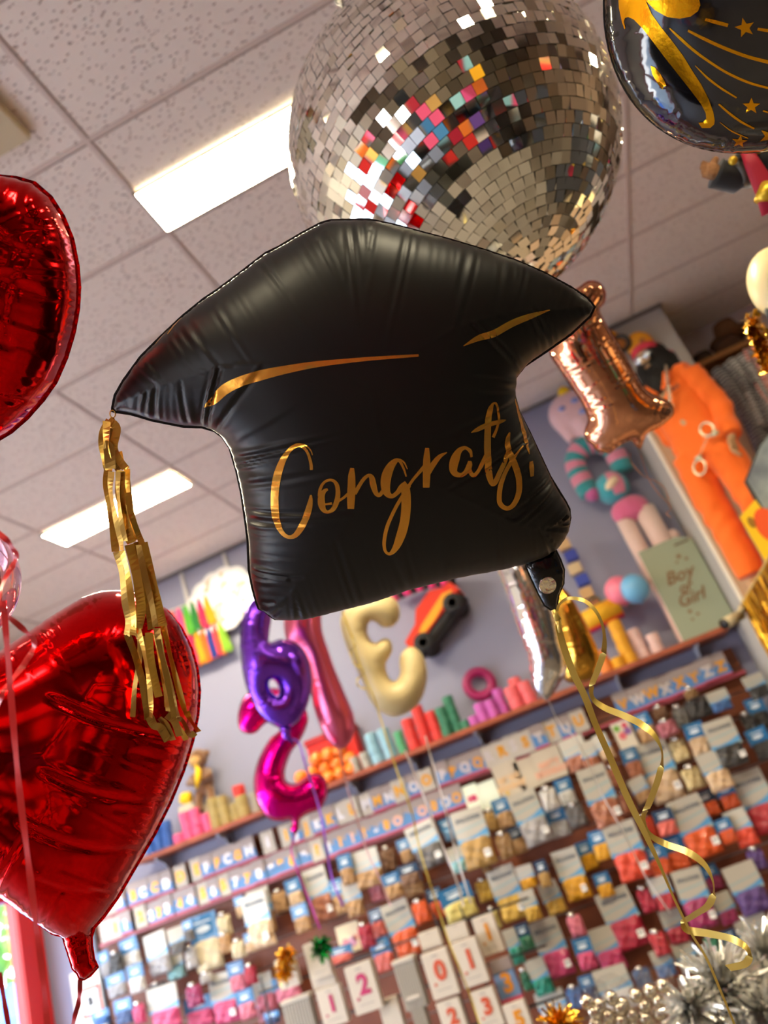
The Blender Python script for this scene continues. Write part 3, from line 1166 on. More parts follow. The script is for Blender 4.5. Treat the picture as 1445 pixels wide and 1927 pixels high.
# its twisted neck
nk = [(112, 1735), (122, 1775), (130, 1800), (137, 1823), (146, 1832), (150, 1842), (158, 1843), (170, 1836), (184, 1820), (177, 1806), (173, 1780), (172, 1750), (176, 1735), (150, 1720)]
np_ = Pillow([huv1(*p) for p in nk], .026, .004, puck=(.004, .016, .03, None), rim=.002)
v, f = np_.mesh()
obj('neck', v, f, red_foil, h1)

up_px = [(-6, 333), (30, 336), (65, 346), (95, 372), (118, 408), (135, 450), (145, 500), (148, 540), (146, 580), (138, 625), (124, 672), (104, 718), (80, 752), (50, 786), (20, 812), (-10, 830),
         (-60, 860), (-120, 880), (-160, 860), (-250, 760), (-330, 640), (-370, 540), (-360, 460), (-310, 400), (-240, 375), (-160, 380), (-100, 365), (-50, 340)]
h2, hp2, huv2 = heart('heart_balloon', up_px, 1.05, .115, 'red heart foil balloon cut off by the frame above the low heart',
                      [((-30, 405), (145, 500), -.015, .004), ((-30, 470), (140, 570), -.015, .004), ((-30, 575), (125, 665), -.01, .004), ((-20, 700), (90, 750), -.01, .004),
                       ((70, 350), (95, 440), -.01, .004), ((92, 440), (40, 660), -.01, .003), ((40, 520), (105, 560), 0, .003), ((30, 640), (60, 655), 0, .003)], (-.25, .02), (20, 590))

# ribbons at the left edge
rr = mat('red satin ribbon', 'D2353A', .35, spec=.5)


def band(name, pts, depth, w, m, label, twist=.5, cat='ribbon', group=None, parent=None):
    sp = smooth_path(pts, 6)
    P3 = [Vector(at_depth(p[0], p[1], depth + (p[2] if len(p) > 2 else 0))) for p in sp]
    sd = []
    for i in range(len(P3)):
        t = (P3[min(i + 1, len(P3) - 1)] - P3[max(i - 1, 0)]).normalized()
        s1 = t.cross(Vector(FWD)).normalized()
        a = twist * math.sin(i * .55)
        sd.append(s1 * math.cos(a) + Vector(FWD) * math.sin(a))
    v, f = ribbon(P3, w, sd)
    c = P3[0]
    o = obj(name, [p - c for p in v], f, m, parent)
    o.location = c
    if parent is None:
        tag(o, label, cat, group)
    return o


band('ribbon', [(6, 1130), (12, 1200), (20, 1300), (28, 1400), (38, 1500), (48, 1580), (58, 1660), (66, 1730), (76, 1800), (84, 1870), (90, 1940)], .80, .0066, rr,
     'straight red ribbon crossing the front of the low heart balloon', .3)
band('ribbon', [(-8, 1000, 0), (14, 1018, .0), (28, 1038, .01), (30, 1050, .02), (22, 1068, .02), (8, 1092, .0), (-4, 1130, -.02), (6, 1150, -.02), (30, 1172, 0), (52, 1192, .01), (63, 1205, .02),
                (62, 1222, .03), (45, 1250, .02), (22, 1280, 0), (4, 1305, -.02), (-5, 1330, -.01)], .82, .0066, rr, 'coiled red ribbon curl at the left edge above the heart', .6)
band('ribbon', [(151, 1843), (150, 1865), (147, 1890), (140, 1915), (133, 1950)], 1.32, .008, mat('dark red ribbon', 'A81420', .35), 'dark red ribbon tied to the neck of the low heart', .5)
band('ribbon', [(-2, 1830), (4, 1860), (10, 1895), (17, 1935)], .85, .006, mat('dark red ribbon'), 'dark ribbon end in front of the window pane', .2)

# iridescent clear balloon at the left edge
pb = at_depth(-75, 1095, 1.25)
t = empty('bubble_balloon', pb)
tag(t, 'pinkish clear bubble balloon with orange foil inside', 'balloon')
cb = bpy.data.materials.new('clear pink film')
cb.use_nodes = True
n_ = cb.node_tree
n_.nodes.clear()
oo = n_.nodes.new('ShaderNodeOutputMaterial')
ms = n_.nodes.new('ShaderNodeMixShader')
tr = n_.nodes.new('ShaderNodeBsdfTransparent')
tr.inputs[0].default_value = (.93, .70, .76, 1)
gl = n_.nodes.new('ShaderNodeBsdfGlossy')
gl.inputs['Roughness'].default_value = .05
gl.inputs['Color'].default_value = (1, .82, .9, 1)
lw = n_.nodes.new('ShaderNodeLayerWeight')
lw.inputs['Blend'].default_value = .45
n_.links.new(lw.outputs['Facing'], ms.inputs['Fac'])
n_.links.new(tr.outputs[0], ms.inputs[1])
n_.links.new(gl.outputs[0], ms.inputs[2])
n_.links.new(ms.outputs[0], oo.inputs[0])
br_ = 105 / FOCAL * 1.25
MB().ball((0, 0, 0), (br_, br_, br_ * 1.12), 48, 30).build('film', cb, t, True)
dd = at_depth(-8, 1095, 1.25) - pb
MB().ball(tuple(dd * .92), (.012, .012, .05), 20, 14, bumpy=.25, seed=2).build('foil_filling', foil('orange foil', 'E88A1A', .2, (60, .6)), t, True)
MB().tube([(0, 0, -br_ * 1.1), (0, 0, -br_ * 1.3)], [.012, .004], 10).build('neck', cb, t, True)

# ================================================================== black party balloon top right
KD = 1.12
kpx = (1452, -42)
kc = at_depth(*kpx, KD)
kN = -ray(*kpx)
kN /= np.linalg.norm(kN)
kN = kN + RIGHT * .10 + (-DOWN) * (-.05)
kN /= np.linalg.norm(kN)
kU = np.cross(-DOWN, kN)
kU /= np.linalg.norm(kU)
kV = np.cross(kN, kU)
kuv = lambda x, y: plane_uv(x, y, kc, kU, kV, kN)
kr = 304 / FOCAL * KD
kP = Pillow([(kr * math.cos(2 * PI * k / 90), kr * math.sin(2 * PI * k / 90)) for k in range(90)], .13, .006, puck=(.0024, .016, .05, None), rim=.002)
v, f = kP.mesh()
kb = obj('foil_balloon', v, f, mat('gloss black foil', '0B0B10', .09, spec=.7, coat=.4, bump=(14, .10)))
place(kb, frame_matrix(kc, kU, kV, kN))
tag(kb, 'glossy black round foil balloon with gold numeral and stars', 'balloon')
gp2 = foil('yellow gold print', 'E8A418', .22, (40, .1))
K_ = (1145, 0, 4.7)
ks = [
      (K_, [(540, 185, 8), (620, 260, 20), (740, 365, 20), (880, 465, 18), (1020, 550, 18), (1200, 630, 18), (1420, 690, 16)]),
      (K_, [(690, 200, 16), (820, 265, 22), (1000, 345, 24), (1180, 410, 24), (1380, 462, 26)]),
      (K_, [(830, 105, 20), (920, 128, 26), (1014, 152, 24)]), (K_, [(1252, 180, 18), (1330, 192, 22), (1430, 200, 20)]),
      (K_, [(750, 490, 5), (850, 590, 16), (960, 675, 16), (1090, 757, 12)]), (K_, [(945, 815, 14), (1040, 900, 18), (1140, 975, 18), (1245, 1035, 14)]),
      (K_, [(960, 980, 4), (1060, 1060, 10), (1200, 1130, 8)]), (K_, [(1310, 870, 12), (1420, 910, 14)])]
lay('numeral_print', ks, kb, gp2, kuv, kP, KD / FOCAL)


def gold_fill(name, poly):
    vv, ff = fill_on(kP, poly, .006)
    return obj(name, vv, ff, gp2, kb)


def star(cx_, cy_, r, rot):
    poly = []
    for i in range(10):
        a = rot + PI * i / 5
        q = r * (1 if i % 2 == 0 else .42)
        poly.append(kuv(1145 + (cx_ + q * math.sin(a)) / 4.7, (cy_ - q * math.cos(a)) / 4.7))
    gold_fill('star_print', poly)


for s_ in ((1150, 170, 84, -.25), (1212, 830, 76, 0), (1380, 1110, 95, .35), (1130, 1165, 70, .1), (1425, 475, 70, 0)):
    star(*s_)
blob_ = [(105, -60), (112, 40), (140, 160), (160, 215), (168, 205), (155, 150), (165, 118), (195, 108), (240, 125), (310, 190), (400, 300), (500, 430), (610, 570), (720, 710), (800, 820), (840, 900),
         (845, 950), (820, 985), (780, 990), (810, 1040), (880, 1035), (912, 1000), (915, 960), (900, 880), (860, 770), (800, 650), (730, 540), (650, 410), (560, 290), (470, 180), (390, 70), (330, -60)]
gold_fill('numeral_print', [kuv(1145 + x / 4.7, y / 4.7) for x, y in blob_])
blob_ = [(340, -40), (420, 40), (520, 92), (620, 104), (710, 85), (770, 40), (790, -10), (780, -60)]
gold_fill('numeral_print', [kuv(1145 + x / 4.7, y / 4.7) for x, y in blob_])
blob_ = [(382, 510), (415, 520), (460, 570), (500, 640), (512, 675), (490, 680), (480, 710), (440, 660), (395, 580)]
gold_fill('numeral_print', [kuv(1145 + x / 4.7, y / 4.7) for x, y in blob_])
tabp = Pillow([kuv(1145 + x / 4.7, y / 4.7) for x, y in ((180, 350), (240, 370), (290, 480), (200, 500), (176, 430))], .004, .003, rim=0)
v, f = tabp.mesh()
obj('filling_tab', v, f, mat('gloss black foil'), kb)
# ================================================================== number balloons
def full(pts, x0, y0, s):
    return [(x0 + a / s, y0 + b / s) for a, b in pts]


def blob(name, px, depth, thick, label, m, tilt=(0, 0), res=.012, puck=None, hole=None, cat='balloon', rim=.0035, smoothn=4, group=None, power=.5):
    px = [tuple(q) for q in smooth_path(px, smoothn, True)]
    c = (sum(p[0] for p in px) / len(px), sum(p[1] for p in px) / len(px))
    O = at_depth(c[0], c[1], depth)
    N = -ray(*c)
    N /= np.linalg.norm(N)
    N = N + RIGHT * tilt[0] + (-DOWN) * tilt[1]
    N /= np.linalg.norm(N)
    U = np.cross(-DOWN, N)
    U /= np.linalg.norm(U)
    V = np.cross(N, U)
    uv = lambda x, y: plane_uv(x, y, O, U, V, N)
    H = [uv(*q) for q in smooth_path(hole, smoothn, True)] if hole else None
    P = Pillow([uv(*p) for p in px], thick, res, puck=puck, hole=H, rim=rim, seed=int(abs(px[0][0])) + 3, power=power)
    v, f = P.mesh()
    o = obj(name, v, f, m)
    place(o, frame_matrix(O, U, V, N))
    if label:
        tag(o, label, cat, group)
    return o, P, uv


Z3 = (440, 1120, 3.44)
six = full([(140, 0), (88, 60), (60, 150), (45, 260), (48, 380), (60, 480), (80, 580), (110, 660), (150, 740), (200, 800), (260, 840), (330, 862), (400, 830), (450, 760), (482, 680), (500, 580),
            (492, 480), (470, 400), (430, 340), (370, 300), (300, 290), (245, 308), (222, 300), (226, 240), (236, 170), (246, 100), (290, 30), (380, 20), (440, -30), (420, -110), (320, -140), (210, -80)], *Z3)
sixh = full([(252, 545), (276, 570), (290, 610), (280, 648), (252, 632), (233, 598), (230, 560)], *Z3)
o6, p6, u6 = blob('number_balloon', six, 3.9, .13, 'metallic purple foil balloon shaped like the number 6', foil('purple foil', '7A3FD0', .22, (14, .1)), (.1, .0), .009, (.0030, .026, .09, None), sixh)
MB().tube([Vector(u6(536, 1368) + (0,)), Vector(u6(540, 1385) + (0,)), Vector(u6(552, 1400) + (0,))], [.03, .02, .004], 10).build('neck', MATS['purple foil'], o6, True)
one = full([(330, 150), (332, 230), (350, 290), (410, 330), (450, 400), (490, 560), (520, 720), (560, 840), (610, 940), (680, 995), (740, 962), (776, 880), (772, 780), (742, 700), (700, 600),
            (650, 480), (602, 340), (572, 250), (562, 150), (575, 60), (540, -40), (440, -60), (350, 40)], *Z3)
blob('number_balloon', one, 4.25, .13, 'pink satin foil balloon shaped like the number 1', foil('pink satin foil', 'E06A8C', .3, (10, .08)), (.15, 0), .009, (.0025, .03, .06, None))
three = full([(760, 60), (850, 20), (960, 0), (1030, 20), (1066, 80), (1066, 150), (1022, 200), (962, 202), (920, 172), (888, 162), (864, 190), (860, 240), (880, 290), (920, 312), (970, 284),
              (1010, 298), (1022, 350), (1002, 400), (980, 440), (985, 500), (1010, 550), (1050, 560), (1080, 510), (1076, 430), (1088, 380), (1130, 340), (1180, 348), (1222, 400), (1246, 490),
              (1240, 580), (1210, 670), (1150, 740), (1060, 780), (990, 770), (920, 722), (870, 650), (840, 560), (800, 480), (760, 400), (730, 320), (704, 230), (698, 140)], *Z3)
blob('number_balloon', three, 4.05, .12, 'matt cream foil balloon shaped like a number 3 facing away', mat('cream matt foil', 'CDB988', .42, metal=.0, spec=.6, bump=(10, .06)), (0, 0), .012, (.004, .028, .08, None))
two = [(470, 1305), (452, 1330), (449, 1362), (460, 1378), (480, 1378), (497, 1362), (515, 1354), (530, 1362), (526, 1376), (510, 1390), (495, 1413), (485, 1437), (479, 1465), (480, 1490), (486, 1510),
       (497, 1530), (510, 1541), (530, 1544), (545, 1541), (552, 1549), (548, 1560), (555, 1569), (561, 1558), (563, 1542), (580, 1529), (600, 1522), (612, 1505), (616, 1485), (610, 1465), (597, 1457),
       (585, 1458), (570, 1467), (557, 1475), (545, 1475), (536, 1467), (535, 1452), (539, 1435), (547, 1415), (562, 1395), (575, 1370), (578, 1345), (560, 1315), (520, 1296)]
blob('number_balloon', two, 4.1, .11, 'hot magenta foil balloon shaped like the number 2', foil('magenta foil', 'E80A8C', .2, (12, .1)), (0, .05), .009, (.003, .026, .07, None))
Z5 = (940, 1020, 5.354)
sil = full([(-10, 300), (70, 500), (150, 760), (240, 1000), (300, 1150), (320, 1300), (350, 1440), (400, 1540), (470, 1590), (540, 1520), (600, 1420), (670, 1300), (670, 1150), (630, 1020),
            (600, 850), (535, 600), (455, 400), (370, 200), (250, 50), (60, 20), (-60, 150)], *Z5)
blob('number_balloon', sil, 3.2, .11, 'silver chrome foil number balloon half hidden below the black cap', foil('silver foil', 'E2E2E4', .08, (8, .06)), (-.2, .0), .008, (.0035, .022, .07, None))
gol = full([(560, 380), (640, 470), (720, 560), (800, 700), (870, 830), (930, 960), (990, 1100), (1010, 1220), (980, 1330), (900, 1400), (780, 1420), (680, 1400), (620, 1300), (600, 1100), (560, 900),
            (520, 700), (500, 500)], *Z5)
blob('number_balloon', gol, 3.5, .11, 'gold chrome foil number balloon behind the silver one', foil('gold chrome foil', 'CF9C3E', .1, (8, .06)), (.2, 0), .008, (.0035, .022, .07, None))
Z4 = (723, 482, 2.0)
ros = full([(745, 112), (775, 96), (810, 105), (830, 140), (824, 175), (806, 200), (822, 240), (860, 300), (900, 370), (940, 440), (970, 492), (1010, 522), (1060, 545), (1084, 570), (1080, 600), (1040, 636),
            (985, 668), (972, 700), (962, 722), (945, 706), (930, 692), (900, 702), (870, 722), (848, 738), (815, 734), (798, 726), (785, 708), (764, 690), (757, 660), (770, 620), (764, 590), (740, 540),
            (700, 480), (660, 420), (625, 356), (640, 250), (690, 160)], *Z4)
blob('number_balloon', ros, 2.3, .085, 'rose gold foil balloon shaped like the number 1', foil('rose gold foil', 'E2A07C', .1, (9, .08)), (.22, -.05), .006, (.0038, .018, .06, None))

# ribbons hanging from those balloons
RB = [('purple curling ribbon under the purple number six', 'A05FD8', [(545, 1390), (562, 1398), (575, 1440), (600, 1520), (612, 1580), (624, 1650), (645, 1705)], 3.95, .012),
      ('magenta curling ribbon under the magenta number two', 'D04AA8', [(555, 1568), (548, 1600), (560, 1640), (580, 1690), (602, 1748)], 4.1, .011),
      ('white ribbon dangling before the letter cards M and N', 'E6DAD6', [(762, 1412), (785, 1470), (812, 1535), (838, 1605), (858, 1655), (872, 1705)], 3.7, .010),
      ('white ribbon dangling beside the letter card O', 'E9E0DC', [(800, 1385), (815, 1440), (838, 1525), (858, 1605), (886, 1700)], 3.75, .009),
      ('pale pink ribbon dangling under the pink number one', 'E4B6B8', [(638, 1405), (650, 1470), (668, 1530), (690, 1600), (715, 1655), (735, 1705)], 4.2, .010),
      ('gold ribbon dangling in front of the cream number three', 'D9BE5E', [(643, 1150), (661, 1196), (672, 1236), (690, 1283), (702, 1309), (716, 1352), (734, 1410), (748, 1454), (775, 1530), (790, 1600), (818, 1690), (846, 1775), (880, 1860), (905, 1935)], 3.7, .009),
      ('clear ribbon dangling under the silver number balloon', 'E4E0DE', [(1032, 1318), (1052, 1360), (1090, 1400), (1130, 1490), (1175, 1570), (1215, 1650), (1262, 1720)], 3.2, .005),
      ('thin copper ribbon under the rose gold number one', 'C98A6A', [(1205, 855), (1220, 900), (1240, 930), (1256, 945), (1262, 958), (1254, 966), (1262, 974)], 2.4, .003),
      ('coiled copper ribbon crossing the lilac wall', 'D0936F', [(1186, 852), (1188, 870), (1210, 895), (1232, 905), (1250, 918), (1258, 940)], 2.4, .003)]
for lb, c, pts, d, w in RB:
    band('ribbon', pts, d, w, mat('ribbon ' + c, c, .35), lb, .5)
# curls on the gold ribbon
pts = [(650, 1170), (664, 1200), (668, 1214), (660, 1230), (668, 1250), (681, 1256), (684, 1266), (672, 1280), (676, 1292), (695, 1298)]
band('ribbon', pts, 3.6, .010, mat('ribbon D9BE5E'), 'short curled gold ribbon end beside the cream number three', 1.2)
# ================================================================== shelf and packet wall
def ex(o, Y):
    return o[0], o[2]


SHZ = ZL + .69                               # top of the long shelf
wood = mat('reddish brown shelf board', 'A25236', .45, vary=(6, '8E452D'))
SX0, SX1 = -3.95, .94
o = MB().box(((SX0 + SX1) / 2, 5.93, SHZ - .018), (SX1 - SX0, .32, .036), bev=.003).build('wall_shelf', wood)
tag(o, 'long reddish brown wall shelf carrying the streamer rolls', 'shelf')
brm = mat('pale grey bracket', 'B9BAC6', .5)
br_px = [312, 426, 669, 781, 902, 1163, 1312]
brl = ['under the blue rolls at the window end of the shelf', 'under the pink and olive streamer rolls', 'under the orange puffs', 'under the red streamer rolls', 'under the orchid streamer rolls',
       'behind the gold curl, under the yellow rolls', 'under the sage green box']
for i, px in enumerate(br_px):
    py = 1613 - (px - 270) * .3944 + 22
    x = at_y(px, py, 6.0)[0]
    t = MB()
    t.box((0, 6.075 - 6, -.12), (.03, .02, .24), bev=.002)
    t.box((0, -.02, -.008), (.026, .24, .016), bev=.002)
    t.prism([(-.13, -.016), (.07, -.016), (.07, -.22), (.045, -.22), (.02, -.10), (-.04, -.045)], -.006, .006, f=lambda a, z, y: (y, a, z))
    o = t.build('shelf_bracket', brm)
    o.location = (x, 6.0, SHZ - .036)
    tag(o, 'pale shelf bracket ' + brl[i], 'bracket', 'shelf brackets')

# slatted board
BX0, BX1, BZ1 = -4.57, .935, ZL + .565
bm_ = MB()
slat = .155
z = BZ1
i = 0
while z > .1:
    bm_.box(((BX0 + BX1) / 2, 6.066, z - slat / 2 + .006), (BX1 - BX0, .03, slat - .012), 0)
    z -= slat
bm_.box(((BX0 + BX1) / 2, 6.078, (BZ1 + .05) / 2), (BX1 - BX0, .012, BZ1 - .05), 1)
o = bm_.build('slatted_board', mats=[mat('brown slat board', '7C4022', .5, vary=(3, '6A3219')), mat('slat groove', '9A8478', .6)])
tag(o, 'brown slatted display board covered with hanging packets', 'display board')
o = MB().box((BX0 - .012, 6.06, BZ1 / 2 + .1), (.024, .06, BZ1 - .2)).build('edge_strip', mat('dark metal strip', '3A3432', .5))
tag(o, 'dark vertical metal strip along the end of the slatted board', 'metal strip')

# price rails under the two rows of letter cards
railm = mat('pink price rail', 'A84A58', .4)
RA, RBZ = ZL + .383, ZL + .205
for x0, x1, zz, s in ((-4.45, .93, RA, 'upper'), (-4.5, -.95, RBZ, 'lower')):
    o = MB().box(((x0 + x1) / 2, 5.97, zz - .008), (x1 - x0, .012, .018), bev=.002).box(((x0 + x1) / 2, 6.005, zz - .018), (x1 - x0, .08, .006)).build('price_rail', railm)
    tag(o, 'pink price rail below the %s row of letter cards' % s, 'rail')

GLY = {}


def glyph(ch, size):
    k = (ch, round(size, 4))
    if k not in GLY:
        GLY[k] = text_mesh(ch, size, .0015, .006)
    return GLY[k]


def glyph_obj(ch, size, m, parent, loc, rz=None, name='lettering'):
    me = glyph(ch, size)
    o = bpy.data.objects.new(name, me)
    if not me.materials:
        me.materials.append(m)
    COL.objects.link(o)
    o.material_slots[0].link = 'OBJECT'
    o.material_slots[0].material = m
    o.parent = parent
    o.location = loc
    o.rotation_euler = (PI / 2, rz or 0, 0)
    return o


goldp = mat('gold letter print', 'D99A2E', .35, metal=.35)
silvp = mat('silver letter print', 'C9C3C6', .35, metal=.4)
rosep = mat('rose letter print', 'D8A48C', .35, metal=.35)
cardw = paper('BFB6AC')
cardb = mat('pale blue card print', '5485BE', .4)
cardg = mat('painted grey plastic sheen', '9C8E8C', .4)  # plastic wrap's reflection on the letter cards' tops, painted as flat grey
cardp = mat('pink card strip', 'D4566E', .4)


def letter_card(x, z0, w, h, kind, ch, m, label, group, y=5.955):
    t = empty('letter_card', (x, y, z0))
    tag(t, label, 'card', group)
    c = MB()
    if kind == 'w':
        c.box((0, 0, h / 2), (w, .012, h), 0, bev=.002)
        c.box((0, -.004, h * .955), (w * .3, .012, h * .03), 1)
        c.build('card', mats=[cardw, mat('hanger slot', '9A918C', .6)], parent=t)
    else:
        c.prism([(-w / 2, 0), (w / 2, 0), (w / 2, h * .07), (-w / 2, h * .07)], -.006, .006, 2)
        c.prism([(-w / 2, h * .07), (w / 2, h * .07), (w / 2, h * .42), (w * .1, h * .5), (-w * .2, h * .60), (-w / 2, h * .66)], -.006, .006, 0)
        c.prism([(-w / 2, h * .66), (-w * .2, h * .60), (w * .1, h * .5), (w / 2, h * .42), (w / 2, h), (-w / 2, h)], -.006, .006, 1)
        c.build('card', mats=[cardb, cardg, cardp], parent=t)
    if ch:
        glyph_obj(ch, h * (.62 if kind == 'w' else .56), m, t, (0, -.0075, h * (.47 if kind == 'w' else .40)))
    return t


S1 = (150, 1600, 4.014)
S3 = (480, 1400, 4.014)
S5 = (780, 1350, 4.25)
S7 = (1080, 960, 3.96)
G, Sv, Rs = goldp, silvp, rosep
rowA = [(S1, 235, 440, 'w', 'A', Sv), (S1, 303, 390, 'b', 'B', Sv), (S1, 412, 350, 'b', 'B', G), (S1, 490, 310, 'b', 'C', Sv), (S1, 585, 300, 'b', 'C', G), (S1, 665, 250, 'b', 'D', Sv), (S1, 765, 200, 'w', 'D', G),
        (S1, 890, 130, 'w', 'E', G), (S1, 965, 120, 'b', 'F', Sv), (S1, 1045, 100, 'b', 'F', G), (S1, 1125, 70, 'b', 'C', Sv), (S1, 1203, 40, 'b', 'G', G), (S1, 1292, 15, 'b', 'H', Sv),
        (S3, 100, 720, 'w', 'I', Sv), (S3, 235, 670, 'w', 'I', G), (S3, 310, 640, 'b', 'J', Sv), (S3, 385, 605, 'w', 'J', G), (S3, 470, 580, 'b', 'K', Sv), (S3, 565, 550, 'b', 'K', G), (S3, 645, 520, 'w', 'L', Sv),
        (S3, 735, 480, 'w', 'L', G), (S3, 840, 430, 'w', 'M', Sv), (S3, 925, 420, 'b', 'M', G), (S3, 1010, 380, 'b', 'N', Sv), (S3, 1088, 320, 'w', 'N', G), (S3, 1195, 300, 'b', 'O', Sv), (S3, 1292, 250, 'w', 'O', G),
        (S3, 1405, 190, 'b', 'P', Sv), (S5, 300, 420, 'b', 'P', G), (S5, 400, 385, 'b', 'Q', Sv), (S5, 500, 345, 'b', 'Q', G), (S5, 580, 280, 'w', 'R', Sv), (S5, 685, 235, 'w', 'R', G), (S5, 780, 200, 'w', 'S', Sv),
        (S5, 872, 160, 'w', 'S', G), (S5, 985, 130, 'b', 'T', Sv), (S5, 1088, 90, 'w', 'T', G), (S5, 1200, 60, 'b', 'U', Sv), (S5, 1310, 20, 'w', 'U', G),
        (S7, 310, 1330, 'b', 'V', G), (S7, 415, 1280, 'b', 'W', Sv), (S7, 520, 1245, 'b', 'W', G), (S7, 620, 1205, 'b', 'X', Sv), (S7, 725, 1165, 'b', 'X', G), (S7, 830, 1130, 'b', 'Y', G), (S7, 935, 1095, 'b', 'Z', Sv),
        (S7, 1035, 1060, 'b', 'Z', G)]
kn = {'w': 'white', 'b': 'pale blue'}
mn = {'gold letter print': 'gold', 'silver letter print': 'silver', 'rose letter print': 'rose'}
seen = {}
for (S, X, Y, k, ch, m) in rowA:
    px, py = crop(X, Y, *S)
    p = at_y(px, py, 5.955)
    w = .108 if k == 'b' else .112
    lb = '%s card with %s letter %s in the upper letter row' % (kn[k], mn[m.name], ch)
    seen[lb] = seen.get(lb, 0) + 1
    if seen[lb] > 1:
        lb = 'second ' + lb
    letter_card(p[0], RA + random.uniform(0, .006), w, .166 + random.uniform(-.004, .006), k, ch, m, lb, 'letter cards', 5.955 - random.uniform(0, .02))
rowB = [(S1, 205, 640, 'w', '0', Sv), (S1, 278, 600, 'w', '1', G), (S1, 358, 580, 'b', '1', Sv), (S1, 475, 510, 'w', '2', G), (S1, 545, 490, 'b', '2', Sv), (S1, 608, 470, 'b', '3', G), (S1, 672, 460, 'b', '3', Sv),
        (S1, 768, 440, 'b', '4', G), (S1, 850, 400, 'b', '4', Sv), (S1, 945, 360, 'w', '5', G), (S1, 1030, 350, 'b', '6', Sv), (S1, 1098, 290, 'w', '5', G), (S1, 1190, 270, 'b', '7', Sv), (S1, 1285, 250, 'b', '7', G),
        (S1, 1370, 200, 'b', '8', Sv), (S3, 40, 960, 'b', '8', G), (S3, 130, 950, 'b', '9', Sv), (S3, 205, 930, 'b', '9', G), (S3, 290, 900, 'b', '6', G), (S3, 385, 870, 'b', '&', Sv), (S3, 480, 820, 'w', '?', G),
        (S3, 568, 790, 'b', '!', Sv), (S3, 655, 760, 'b', '1', G), (S3, 745, 720, 'b', '!', Rs), (S3, 840, 700, 'b', '!', G), (S3, 925, 670, 'b', '-', Sv), (S3, 1008, 640, 'b', '0', G), (S3, 1090, 600, 'b', 'O', Rs),
        (S3, 1185, 570, 'b', '\u2665', G), (S3, 1278, 530, 'b', 'O', Sv), (S3, 1365, 500, 'b', '8', G), (S5, 85, 800, 'b', 'O', Rs), (S5, 172, 750, 'b', '0', G), (S5, 265, 710, 'b', 'O', Sv), (S5, 350, 670, 'b', 'O', G)]
seen = {}
ordn = ['', 'second ', 'third ', 'fourth ', 'fifth ', 'sixth ', 'seventh ']
for (S, X, Y, k, ch, m) in rowB:
    px, py = crop(X, Y, *S)
    p = at_y(px, py, 5.955)
    nm = 'number' if ch in '0123456789' else 'sign'
    cn = {'\u2665': 'heart', '!': 'exclamation mark', '?': 'question mark', '-': 'dash', '&': 'ampersand', 'O': 'ring'}.get(ch, ch)
    base = '%s card with %s %s %s in the lower letter row' % (kn[k], mn[m.name], nm, cn)
    seen[base] = seen.get(base, 0) + 1
    lb = ordn[seen[base] - 1] + base
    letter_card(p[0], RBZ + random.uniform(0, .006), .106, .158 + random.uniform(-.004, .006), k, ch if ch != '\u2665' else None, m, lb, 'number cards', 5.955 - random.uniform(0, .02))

# ------------------------------------------------------------------ balloon packets
PACK_Y = 5.945
pouch_mesh = []
for q in range(5):
    rg = np.random.default_rng(20 + q)
    n = 15
    v, f = [], []
    ph = rg.uniform(0, 6.28, 8)
    for side in (1, -1):
        for j in range(n):
            for i in range(n):
                x, z = i / (n - 1) - .5, j / (n - 1) - .5
                rx = 1 - .06 * abs(math.sin(5 * z + ph[0]))
                r = max(0, 1 - (2 * abs(x)) ** 4) * max(0, 1 - (2 * abs(z)) ** 4)
                h = .5 * r ** .45
                h *= 1 + .28 * math.sin(11 * x + 5 * z + ph[1]) * math.sin(12 * z - 4 * x + ph[2]) + .14 * math.sin(23 * x + ph[3]) * math.sin(21 * z + ph[4])
                cx_ = x * rx * (1 - .10 * (z > .3) * (z - .3) * 5)
                v.append((cx_, -h if side == 1 else h * .4, z))
    for s_ in range(2):
        o_ = s_ * n * n
        for j in range(n - 1):
            for i in range(n - 1):
                a = o_ + j * n + i
                qd = (a, a + 1, a + n + 1, a + n)
                f.append(qd if s_ == 0 else qd[::-1])
    me = bpy.data.meshes.new('pouch')
    me.from_pydata(v, [], f)
    me.polygons.foreach_set('use_smooth', [True] * len(me.polygons))
    me.materials.append(None)
    pouch_mesh.append(me)


def packmat(name, hexc, rough=.28):
    hexc = ''.join('%02X' % int(int(hexc[i:i + 2], 16) * .92) for i in (0, 2, 4))
    return mat('balloons ' + name, hexc, rough, spec=.6, coat=.3, bump=(45, .5))


PC = {'orange': 'F0601E', 'coral': 'F07060', 'red orange': 'EE4A28', 'crimson': 'C02040', 'red': 'C8303A', 'hot pink': 'E04A80', 'magenta': 'A82660', 'rose': 'C06A78', 'yellow': 'EFC04A', 'pale yellow': 'F2DF82',
      'amber': 'F2AE10', 'gold': 'C49A52', 'bronze': '9C7440', 'tan': 'C79A66', 'peach': 'E8C49A', 'cream': 'EAD9B0', 'pale gold': 'E0C890', 'copper': 'B87050', 'brown': '8A6246', 'silver': 'B4B0B0', 'grey': '6E6A68',
      'black': '34302C', 'white': 'E8E6E4', 'blue': '4A78B8', 'navy': '2E4A7E', 'sky blue': '7EB0DC', 'aqua': '9CD2D8', 'green': '1E7A52', 'teal': '24A08A', 'purple': '62448A', 'clear': 'D8D2CC', 'pink': 'EE8098'}
hdr_w = mat('white packet header', 'B6B0A4', .35, coat=.2)
hdr_m = mat('mint header tint', '98AFB2', .35, coat=.2)
hdr_b = mat('blue wave print', '5C9CCB', .35, coat=.2)
hdr_d = mat('blue packet header', '24679C', .35, coat=.2, vary=(14, '3679AE'))
hdr_n = mat('navy packet header', '22405E', .35, coat=.2)
ink = mat('grey ink', '5E6A76', .6)
tagw = paper('F4F2EE')
